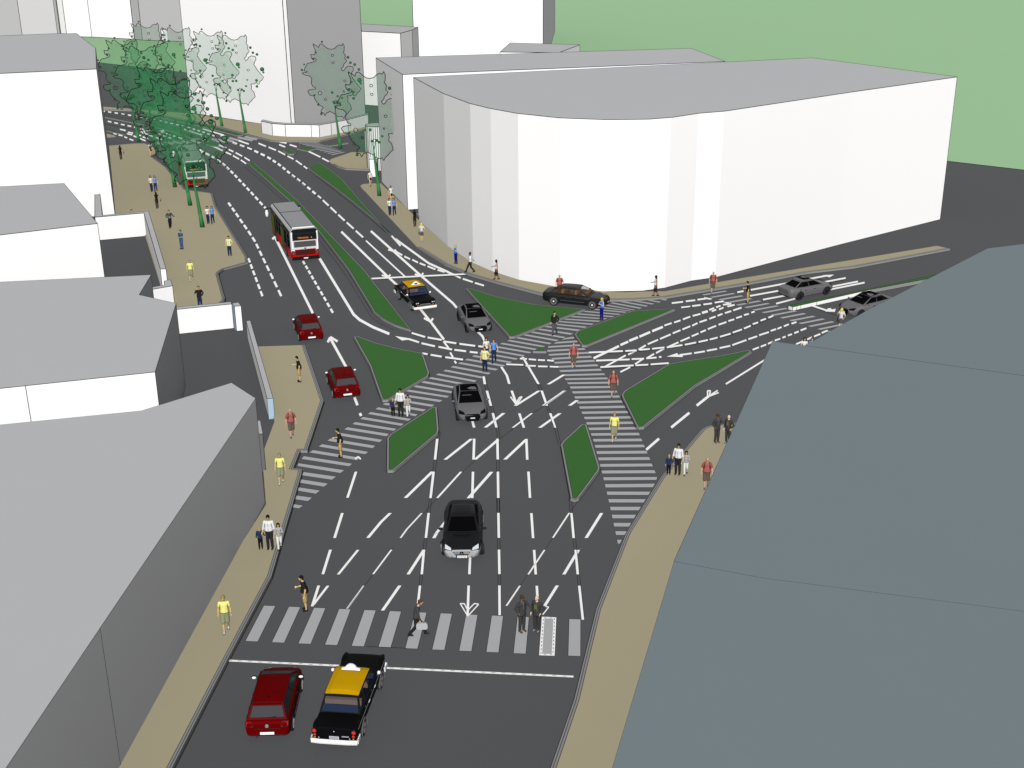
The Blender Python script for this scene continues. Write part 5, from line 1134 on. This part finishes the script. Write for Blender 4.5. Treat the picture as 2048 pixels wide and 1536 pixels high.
        ln = bt.get('len', .5); rings(mb, [(0, 0, ln, bt.get('w', .19), .16), (0, 0, .80, .165, .125), (0, 0, .92, .155, .11), (0, 0, 1.05, .125, .095)]); vmesh(mb, 'skirt', [c], root, .017)
    # ---- shoes
    c = cloth(sp.get('shoe', (30, 30, 32)))
    for s in (-1, 1):
        g = legs[s][2]; mb = MB(); zz = g[2] - .075
        mb.ball((g[0], g[1] - .06, zz + .045), (.046, .125, .046), 0, 12, 7); mb.ball((g[0], g[1] + .02, zz + .06), (.042, .05, .055), 0, 10, 6); mb.box((g[0], g[1] - .055, zz + .012), (.085, .245, .022), 1)
        mb.build('shoe', [c, M_INK], root)
    # ---- hair
    h = sp.get('hair')
    if h:
        c = mat('hair_%d_%d_%d' % h[1], srgb(*h[1], .7), .8); mb = MB(); st = h[0]
        mb.ball((hc[0], hc[1] + .016, hc[2] + .045), (.088, .102, .088), 0, 16, 10)
        mb.ball((hc[0], hc[1] + .042, hc[2] - .005), (.086, .078, .105), 0, 14, 9)
        for s in (-1, 1): mb.ball((hc[0] + s * .066, hc[1] + .0, hc[2] + .02), (.022, .05, .06), 0, 8, 6)
        if st == 'long':
            for s in (-1, 0, 1): limb(mb, [(hc[0] + s * .048, hc[1] + .045, hc[2] + .04, .058), (hc[0] + s * .065, hc[1] + .06, hc[2] - .12, .050), (hc[0] + s * .075, hc[1] + .065, hc[2] - .27, .034)])
            vmesh(mb, 'hair', [c], root, .016)
        elif st == 'bald': mb = MB(); mb.ball((hc[0], hc[1] + .045, hc[2] - .02), (.080, .066, .06), 0, 12, 7); mb.build('hair', [c], root)
        elif st == 'cap':
            mb = MB(); mb.ball((hc[0], hc[1], hc[2] + .03), (.086, .102, .098), 0, 14, 6, True, 0, 1); mb.ball((hc[0], hc[1] - .10, hc[2] + .04), (.07, .08, .012), 0, 12, 4); mb.build('cap', [c], root)
        else: vmesh(mb, 'hair', [c], root, .014)
    if sp.get('straps'):
        mb = MB()
        for s in (-1, 1): mb.path([L(p) for p in ((s * .125, .10, 1.20), (s * .125, .06, 1.475), (s * .13, -.05, 1.468), (s * .135, -.128, 1.34), (s * .155, -.10, 1.12))], .022, 0, 6)
        mb.ball(L((0, .17, 1.24)), (.15, .09, .20), 0, 12, 8); mb.build('backpack', [cloth((74, 58, 48))], root)
    if sp.get('watch'): a = arms[1]; mb = MB(); mb.tube(lerp3(a[1], a[2], .93), a[2], .036, 0, 10); mb.build('watch', [M_INK], root)
    return root
S1, S2, S3 = (228, 192, 130), (224, 172, 142), (140, 96, 58)
JEAN, WHITE, BLK = (32, 50, 84), (244, 244, 246), (36, 37, 38)
SUITF = lambda tie, front: [('shirt_front', front, [(-.05, 1.44), (.05, 1.44), (.012, 1.08), (-.012, 1.08)]), ('tie', tie, [(-.014, 1.42), (.014, 1.42), (.016, 1.12), (-.016, 1.12)])]
SPEC = {
 'red': dict(skin=S2, arms=('loose', 'loose'), legs='step', top=dict(col=(178, 98, 94), sleeve=.8), bottom=dict(kind='shorts', col=(108, 94, 84)), shoe=(60, 120, 186), hair=('bald', (190, 150, 125)), straps=True, fat=1.22),
 'yellow': dict(skin=S1, arms=('down', 'down'), legs='step', top=dict(col=(255, 255, 146), sleeve=.55, name='tee_shirt'), bottom=dict(kind='shorts', col=(152, 156, 126)), shoe=(222, 224, 232), hair=('short', (166, 142, 84)), watch=True),
 'polo': dict(skin=S1, arms=('fwd', 'down'), legs='stand', lean=.13, top=dict(col=(36, 37, 38), sleeve=.65, name='polo_shirt'), bottom=dict(kind='shorts', col=(190, 162, 108)), shoe=(32, 32, 30), hair=('short', (14, 14, 14)), fat=1.35),
 'suitwalk': dict(skin=(226, 186, 150), arms=('carry', 'down'), legs='stride', flip=-1, lean=.25, top=dict(col=(76, 77, 79), sleeve=1.85, name='suit_jacket', hem=.84), bottom=dict(kind='trousers', col=(36, 37, 39)), shoe=(58, 58, 60), hair=('short', (96, 62, 44))),
 'suit_dark': dict(skin=(134, 104, 62), arms=('pocket', 'touch'), top=dict(col=(68, 68, 70), sleeve=1.85, name='suit_jacket', hem=.82, open=SUITF((96, 116, 166), WHITE)), bottom=dict(kind='trousers', col=(66, 66, 68)), shoe=(120, 84, 62), hair=('short', (84, 56, 38)), glasses=True, fat=1.1),
 'suit_vest': dict(skin=(244, 214, 180), arms=('down', 'pocket'), top=dict(col=(66, 66, 68), sleeve=1.85, name='suit_jacket', hem=.82, open=[('vest', (108, 116, 64), [(-.07, 1.36), (.07, 1.36), (.075, 1.0), (0, .95), (-.075, 1.0)]), ('tie', (176, 50, 60), [(-.022, 1.45), (.022, 1.45), (.02, 1.26), (-.02, 1.26)])]), bottom=dict(kind='trousers', col=(62, 62, 64)), shoe=(140, 144, 150), hair=('bald', (226, 190, 170)), fat=1.1),
 'dad': dict(skin=S1, arms=('held', 'held'), top=dict(col=WHITE, sleeve=1.4, hem=.96, placket=True), bottom=dict(kind='trousers', col=(44, 45, 46)), shoe=(20, 20, 20), hair=('short', (12, 12, 12)), glasses=True, fat=1.12),
 'boy': dict(skin=S1, arms=('down', 'up'), top=dict(col=(40, 56, 92), sleeve=1.8, name='jacket', hem=.88, placket=True), bottom=dict(kind='trousers', col=(18, 18, 20)), shoe=(28, 28, 30), hair=('short', (196, 166, 110))),
 'girl': dict(skin=S1, fem=True, arms=('held', 'fold'), legs='step', top=dict(col=(178, 180, 184), sleeve=1.8, name='jumper', hem=.92), bottom=dict(kind='trousers', col=(246, 246, 246)), shoe=(40, 40, 44), hair=('long', (24, 22, 22))),
 'woman_white': dict(skin=S1, fem=True, arms=('fold', 'down'), legs='close', top=dict(col=WHITE, sleeve=.3, name='vest_top'), bottom=dict(kind='trousers', col=JEAN), shoe=(26, 32, 46), hair=('long', (46, 32, 24))),
 'woman_blue': dict(skin=S1, fem=True, arms=('down', 'loose'), legs='step', top=dict(col=(98, 158, 248), sleeve=.25, name='vest_top'), bottom=dict(kind='trousers', col=JEAN), shoe=(26, 32, 46), hair=('long', (92, 72, 46))),
 'pale_shirt': dict(skin=S1, arms=('down', 'pocket'), top=dict(col=(244, 242, 180), sleeve=.85, hem=.88, placket=True), bottom=dict(kind='trousers', col=JEAN), shoe=(110, 80, 50), hair=('short', (60, 44, 30)), fat=1.18),
 'cap': dict(skin=S1, arms=('down', 'pocket'), legs='step', top=dict(col=(40, 41, 42), sleeve=1.8, name='jacket', hem=.92, open=[('shirt_front', WHITE, [(-.03, 1.45), (.03, 1.45), (0, 1.34)])]), bottom=dict(kind='trousers', col=(92, 92, 104)), shoe=(20, 20, 22), hair=('cap', (34, 34, 36)), fat=1.08),
 'blonde_cup': dict(skin=S1, fem=True, arms=('cup', 'cup'), top=dict(col=(40, 134, 236), sleeve=.0, name='vest_top'), bottom=dict(kind='trousers', col=(16, 16, 124)), shoe=(70, 56, 44), hair=('long', (222, 186, 104))),
 'phone_walk': dict(skin=(120, 88, 60), arms=('back', 'phone'), legs='stride', top=dict(col=WHITE, sleeve=1.7), bottom=dict(kind='trousers', col=(46, 47, 49)), shoe=(24, 24, 26), hair=('short', (70, 52, 40))),
 'skirt_walk': dict(skin=S3, fem=True, arms=('fwd', 'down'), legs='step', top=dict(col=WHITE, sleeve=.0, name='vest_top'), bottom=dict(kind='skirt', col=(54, 55, 58), len=.38, w=.21), shoe=(60, 44, 34), hair=('long', (40, 20, 16))),
 'black_woman': dict(skin=(190, 158, 108), fem=True, arms=('out', 'down'), legs='step', top=dict(col=(14, 14, 15), sleeve=.15, name='vest_top'), bottom=dict(kind='trousers', col=(46, 46, 48)), shoe=(20, 20, 20), hair=('long', (30, 31, 33))),
 'grey_skirt': dict(skin=S1, fem=True, arms=('pocket', 'phone'), legs='close', top=dict(col=(228, 230, 234), sleeve=.5), bottom=dict(kind='skirt', col=(84, 86, 88), len=.56, w=.18), shoe=(214, 214, 218), hair=('long', (236, 222, 112))),
 'short_skirt': dict(skin=(226, 192, 142), fem=True, arms=('down', 'pocket'), legs='step', top=dict(col=WHITE, sleeve=.2, name='vest_top'), bottom=dict(kind='skirt', col=(16, 16, 18), len=.68, w=.165), shoe=(36, 36, 38), hair=('long', (66, 46, 32))),
 'grey_jacket': dict(skin=S1, arms=('pocket', 'out'), legs='step', top=dict(col=(80, 82, 86), sleeve=1.75, name='jacket', hem=.92, open=[('shirt_front', WHITE, [(-.07, 1.43), (.07, 1.43), (.06, 1.02), (-.06, 1.02)])]), bottom=dict(kind='trousers', col=(30, 30, 32)), shoe=(20, 20, 22), hair=('short', (64, 54, 44))),
 'teal': dict(skin=(212, 170, 120), arms=('fwd', 'fwd'), top=dict(col=(34, 96, 136), sleeve=.7, name='tee_shirt'), bottom=dict(kind='trousers', col=(76, 96, 144)), shoe=(26, 26, 30), hair=('short', (70, 66, 62))),
 'caller': dict(skin=S1, arms=('phone', 'pocket'), top=dict(col=(36, 37, 39), sleeve=1.8, name='jacket', hem=.92, open=[('shirt_front', WHITE, [(.03, 1.12), (.06, 1.12), (.06, 1.02), (.03, 1.02)])]), bottom=dict(kind='trousers', col=JEAN), shoe=(24, 24, 26), hair=('short', (90, 90, 92)), fat=1.1),
}
# kind: (px x, px y of the feet, raised pavement?, heading offset in degrees, scale, label)
PEOPLE = [
 ('red', 584, 873, 1, 8, 1.0, 'bald person in a red shirt on the left pavement, below the straight white wall'),
 ('red', 1147, 736, 0, 0, 1.0, 'bald person in a red shirt where the two zebra crossings meet'),
 ('red', 1226, 793, 0, 0, 1.0, 'bald person in a red shirt halfway along the long crossing, beside the wedge of grass'),
 ('red', 1412, 975, 1, 0, 1.0, 'bald person in a red shirt touching the slate roof edge on the right pavement'),
 ('red', 1425, 585.5, 1, 0, 1.0, 'bald person in a red shirt at the kerb end of the far right crossing'),
 ('red', 1119, 592, 1, 0, 1.0, 'bald person in a red shirt standing behind the black saloon'),
 ('yellow', 563, 966, 1, -6, 1.0, 'person in a yellow tee shirt next to the kerb notch of the diagonal crossing'),
 ('yellow', 453, 1262, 1, -6, 1.0, 'person in a yellow tee shirt walking on the left pavement level with the lowest crossing'),
 ('yellow', 383, 561, 1, -6, 1.0, 'person in a yellow tee shirt on the plaza'),
 ('yellow', 1228, 881, 0, -4, 1.0, 'person in a yellow tee shirt on the long crossing on the right'),
 ('polo', 600, 763, 1, -88, 1.0, 'person in a black polo shirt on the pavement by the straight white wall'),
 ('polo', 682, 914, 0, -88, 1.0, 'person in a black polo shirt on the diagonal crossing'),
 ('polo', 612, 1220, 0, -88, 1.0, 'person in a black polo shirt at the left end of the lowest crossing'),
 ('polo', 1495, 606, 0, -88, 1.0, 'person in a black polo shirt on the far right crossing beside the lane arrows'),
 ('suitwalk', 834, 1271, 0, 86, 1.0, 'person in a grey suit striding along the lowest crossing with a bag'),
 ('suit_dark', 1044, 1262, 0, 35, 1.0, 'person in a dark suit with blue tie and glasses on the lowest crossing'),
 ('suit_vest', 1074, 1262, 0, -30, 1.0, 'balding person in a dark suit with green vest on the lowest crossing'),
 ('suit_dark', 1433, 884, 1, 35, 1.0, 'person in a dark suit with blue tie at the tip of the right pavement'),
 ('suit_vest', 1455, 886, 1, -30, 1.0, 'balding person in a dark suit and green vest at the tip of the right pavement'),
 ('dad', 802, 832, 0, -12, 1.03, 'parent in a white shirt on the diagonal crossing between two grass islands'),
 ('boy', 786.5, 832, 0, 0, .66, 'child in a navy jacket beside the parent on the diagonal crossing'),
 ('girl', 817, 833, 0, 0, .80, 'child in white trousers beside the parent on the diagonal crossing'),
 ('dad', 541, 1097, 1, -12, 1.03, 'parent in a white shirt on the left pavement by the nearest house'),
 ('boy', 522, 1097, 1, 0, .66, 'child in a navy jacket on the left pavement by the nearest house'),
 ('girl', 560, 1098, 1, 0, .80, 'child in white trousers at the kerb of the left pavement'),
 ('dad', 1355, 948, 1, -12, 1.03, 'parent in a white shirt at the top of the right pavement'),
 ('boy', 1337, 948, 1, 0, .66, 'child in a navy jacket at the top of the right pavement'),
 ('girl', 1371, 949, 1, 0, .80, 'child in white trousers at the top of the right pavement'),
 ('woman_white', 973, 722, 0, 8, .97, 'person in white top and jeans on the diagonal crossing, half behind the pale yellow shirt'),
 ('woman_blue', 988, 725, 0, -8, .97, 'person in a blue top and jeans on the diagonal crossing'),
 ('woman_white', 780, 430, 1, 8, .97, 'person in a white top and jeans on the pavement by the long block'),
 ('woman_blue', 789, 430, 1, -8, .97, 'person in a blue top and jeans on the pavement by the long block'),
 ('woman_white', 417, 447, 1, 8, .97, 'person in a white top and jeans right of the nearest plaza tree'),
 ('woman_blue', 426, 447, 1, -8, .97, 'person in a blue top and jeans right of the nearest plaza tree'),
 ('woman_white', 304, 383, 1, 8, .97, 'person in a white top and jeans on the plaza left of the trees'),
 ('woman_blue', 312, 383, 1, -8, .97, 'person in a blue top and jeans on the plaza left of the trees'),
 ('woman_white', 1606, 722, 0, 8, .97, 'person whose dark haired head shows over the slate roof, left of two'),
 ('woman_blue', 1621, 722, 0, -8, .97, 'person whose brown haired head shows over the slate roof, right of two'),
 ('pale_shirt', 970, 743, 0, -14, 1.0, 'person in a pale yellow button shirt and jeans on the diagonal crossing'),
 ('pale_shirt', 460, 511, 1, -14, 1.0, 'person in a pale yellow button shirt near the corner of the plaza'),
 ('cap', 1109, 669, 0, -20, 1.0, 'person in a black jacket and cap on the diagonal crossing by the big grass triangle'),
 ('blonde_cup', 1203, 639, 0, -45, .97, 'blonde person in a bright blue top in front of the black saloon'),
 ('blonde_cup', 912, 527, 1, -45, .97, 'blonde person in a bright blue top on the pavement below the curved building'),
 ('phone_walk', 941, 545, 1, -75, 1.0, 'person in a white shirt striding with a phone on the pavement below the curved building'),
 ('skirt_walk', 993, 559, 1, -80, .96, 'person in white top and long dark skirt below the facets of the curved building'),
 ('skirt_walk', 1311, 592, 1, -80, .96, 'person in white top and long dark skirt on pavement right of the black saloon'),
 ('black_woman', 830, 453, 1, 185, .96, 'long haired person all in black at the gap between the two big white blocks'),
 ('black_woman', 315, 417, 1, 185, .96, 'long haired person all in black in the middle of the plaza'),
 ('black_woman', 242.5, 319, 1, 185, .96, 'long haired person all in black at the far end of the plaza'),
 ('grey_skirt', 844, 482, 1, 180, .96, 'blonde person in a grey skirt on the pavement by the curved building'),
 ('grey_skirt', 1680, 660, 0, 180, .96, 'blonde person in front of the half hidden grey saloon'),
 ('short_skirt', 741, 372, 1, 20, .97, 'person in white top and short black skirt at the pavement tip by the kiosk'),
 ('short_skirt', 783, 404, 1, 20, .97, 'person in white top and short black skirt just behind the couple by the long block'),
 ('short_skirt', 302.5, 313, 1, 20, .97, 'person in a white top and short black skirt at the plaza tip under the trees'),
 ('grey_jacket', 341, 456, 1, 10, 1.0, 'person in an open grey jacket and black trousers on the plaza'),
 ('grey_jacket', 267, 455, 1, 10, 1.0, 'person whose head shows over the yard wall'),
 ('teal', 364, 498, 1, -40, 1.0, 'person in a teal tee shirt and jeans holding something on the plaza'),
 ('caller', 401, 616, 1, 0, 1.0, 'person in a black jacket on the phone behind the gate wall'),
]
GP = {'dad': 'families of three', 'boy': 'families of three', 'girl': 'families of three', 'suit_dark': 'pairs of people in suits', 'suit_vest': 'pairs of people in suits', 'woman_white': 'pairs of women in jeans', 'woman_blue': 'pairs of women in jeans', 'red': 'people in red shirts', 'yellow': 'people in yellow tee shirts', 'polo': 'people in black polo shirts'}
PROTO = {}
NEAR = ['by the straight white wall', 'on the diagonal crossing', 'on the lowest crossing', 'on the far right crossing']
NEAR_RED = ['left of the black saloon', 'right of the black saloon']
NEAR_DARK = ['beside the curved building', 'by the grey saloon']
NEAR_GREY = ['between the two white blocks', 'in mid plaza', 'at the far plaza end']
def held(name, mesh_fn, p, rz, label, cat): 
    o = mesh_fn(); o.location = p; o.rotation_euler = (0, 0, rz); tag(o, label, cat); return o
def make_bag(col, w_=.30, h=.22, d=.10):
    r = empty('handbag'); mb = MB(); mb.ball((0, 0, -h * .65), (w_ / 2, d / 2, h / 2), 0, 12, 8); mb.build('bag_body', [cloth(col)], r); mb = MB()
    mb.path([(w_ * .28 * math.cos(t), 0, -h * .35 + h * .5 * math.sin(t)) for t in [math.pi * k / 8 for k in range(9)]], .010, 0, 5); mb.build('handle', [M_INK], r); return r
def make_case():
    r = empty('briefcase'); mb = MB(); P = [(-.24, -.30), (-.16, -.36), (.16, -.36), (.24, -.30), (.24, -.12), (.16, -.05), (-.16, -.05), (-.24, -.12)]
    for s in (1, -1): mb.face([(x, s * .06, z) for x, z in P][::s], 0)
    for i in range(8): a, b = P[i], P[(i + 1) % 8]; mb.face([(a[0], .06, a[1]), (b[0], .06, b[1]), (b[0], -.06, b[1]), (a[0], -.06, a[1])], 0); mb.tube((a[0], -.06, a[1]), (b[0], -.06, b[1]), .010, 1)
    mb.build('bag_body', [cloth((196, 198, 202)), M_INK], r); mb = MB(); mb.path([(.09 * math.cos(t), 0, -.05 + .06 * math.sin(t)) for t in [math.pi * k / 8 for k in range(9)]], .012, 0, 5); mb.build('handle', [M_INK], r); return r
def make_cup():
    mb = MB(); mb.tube((0, 0, -.06), (0, 0, .05), .032, 0, 12, .042, True); o = mb.build('cup', [cloth((240, 240, 242))]); return o
for kind, x, y, up, hd, scl, lab in PEOPLE:
    if kind not in PROTO: o = PROTO[kind] = make_person(SPEC[kind])
    else: o = copy_tree(PROTO[kind])
    p = at(x, y, .15 if up else .0); p.z += .004 if not up else 0
    face = -math.atan2(p.x, p.y)
    o.location = p; o.scale = (scl, scl, scl); o.rotation_euler = (0, 0, face + R(hd)); tag(o, lab, 'person', GP.get(kind))
    Mx = Matrix.Translation(p) @ Matrix.Rotation(face + R(hd), 4, 'Z') @ Matrix.Scale(scl, 4)
    if kind == 'suitwalk': held('briefcase', make_case, Mx @ Vector((-.20, -.24, .80)), face + R(hd) + R(90), 'light grey briefcase carried along the lowest crossing', 'briefcase')
    if kind == 'polo': held('cup', make_cup, Mx @ Vector((-.15, -.36, 1.12)), 0, 'white cup in the hand of the black shirted person ' + NEAR.pop(0), 'cup')
    if kind == 'skirt_walk': held('handbag', lambda: make_bag((52, 16, 18)), Mx @ Vector((.27, -.10, .80)), face + R(hd) + R(90), 'dark red handbag of the person in the long skirt ' + NEAR_RED.pop(0), 'handbag')
    if kind == 'grey_skirt': held('handbag', lambda: make_bag((52, 54, 57), .34, .34), Mx @ Vector((.25, .03, 1.02)), face + R(hd) + R(90), 'dark shoulder bag of the blonde person ' + NEAR_DARK.pop(0), 'handbag')
    if kind == 'black_woman': held('handbag', lambda: make_bag((70, 71, 74)), Mx @ Vector((-.40, .0, .95)), face + R(hd) + R(90), 'grey handbag of the person in black ' + NEAR_GREY.pop(0), 'handbag')
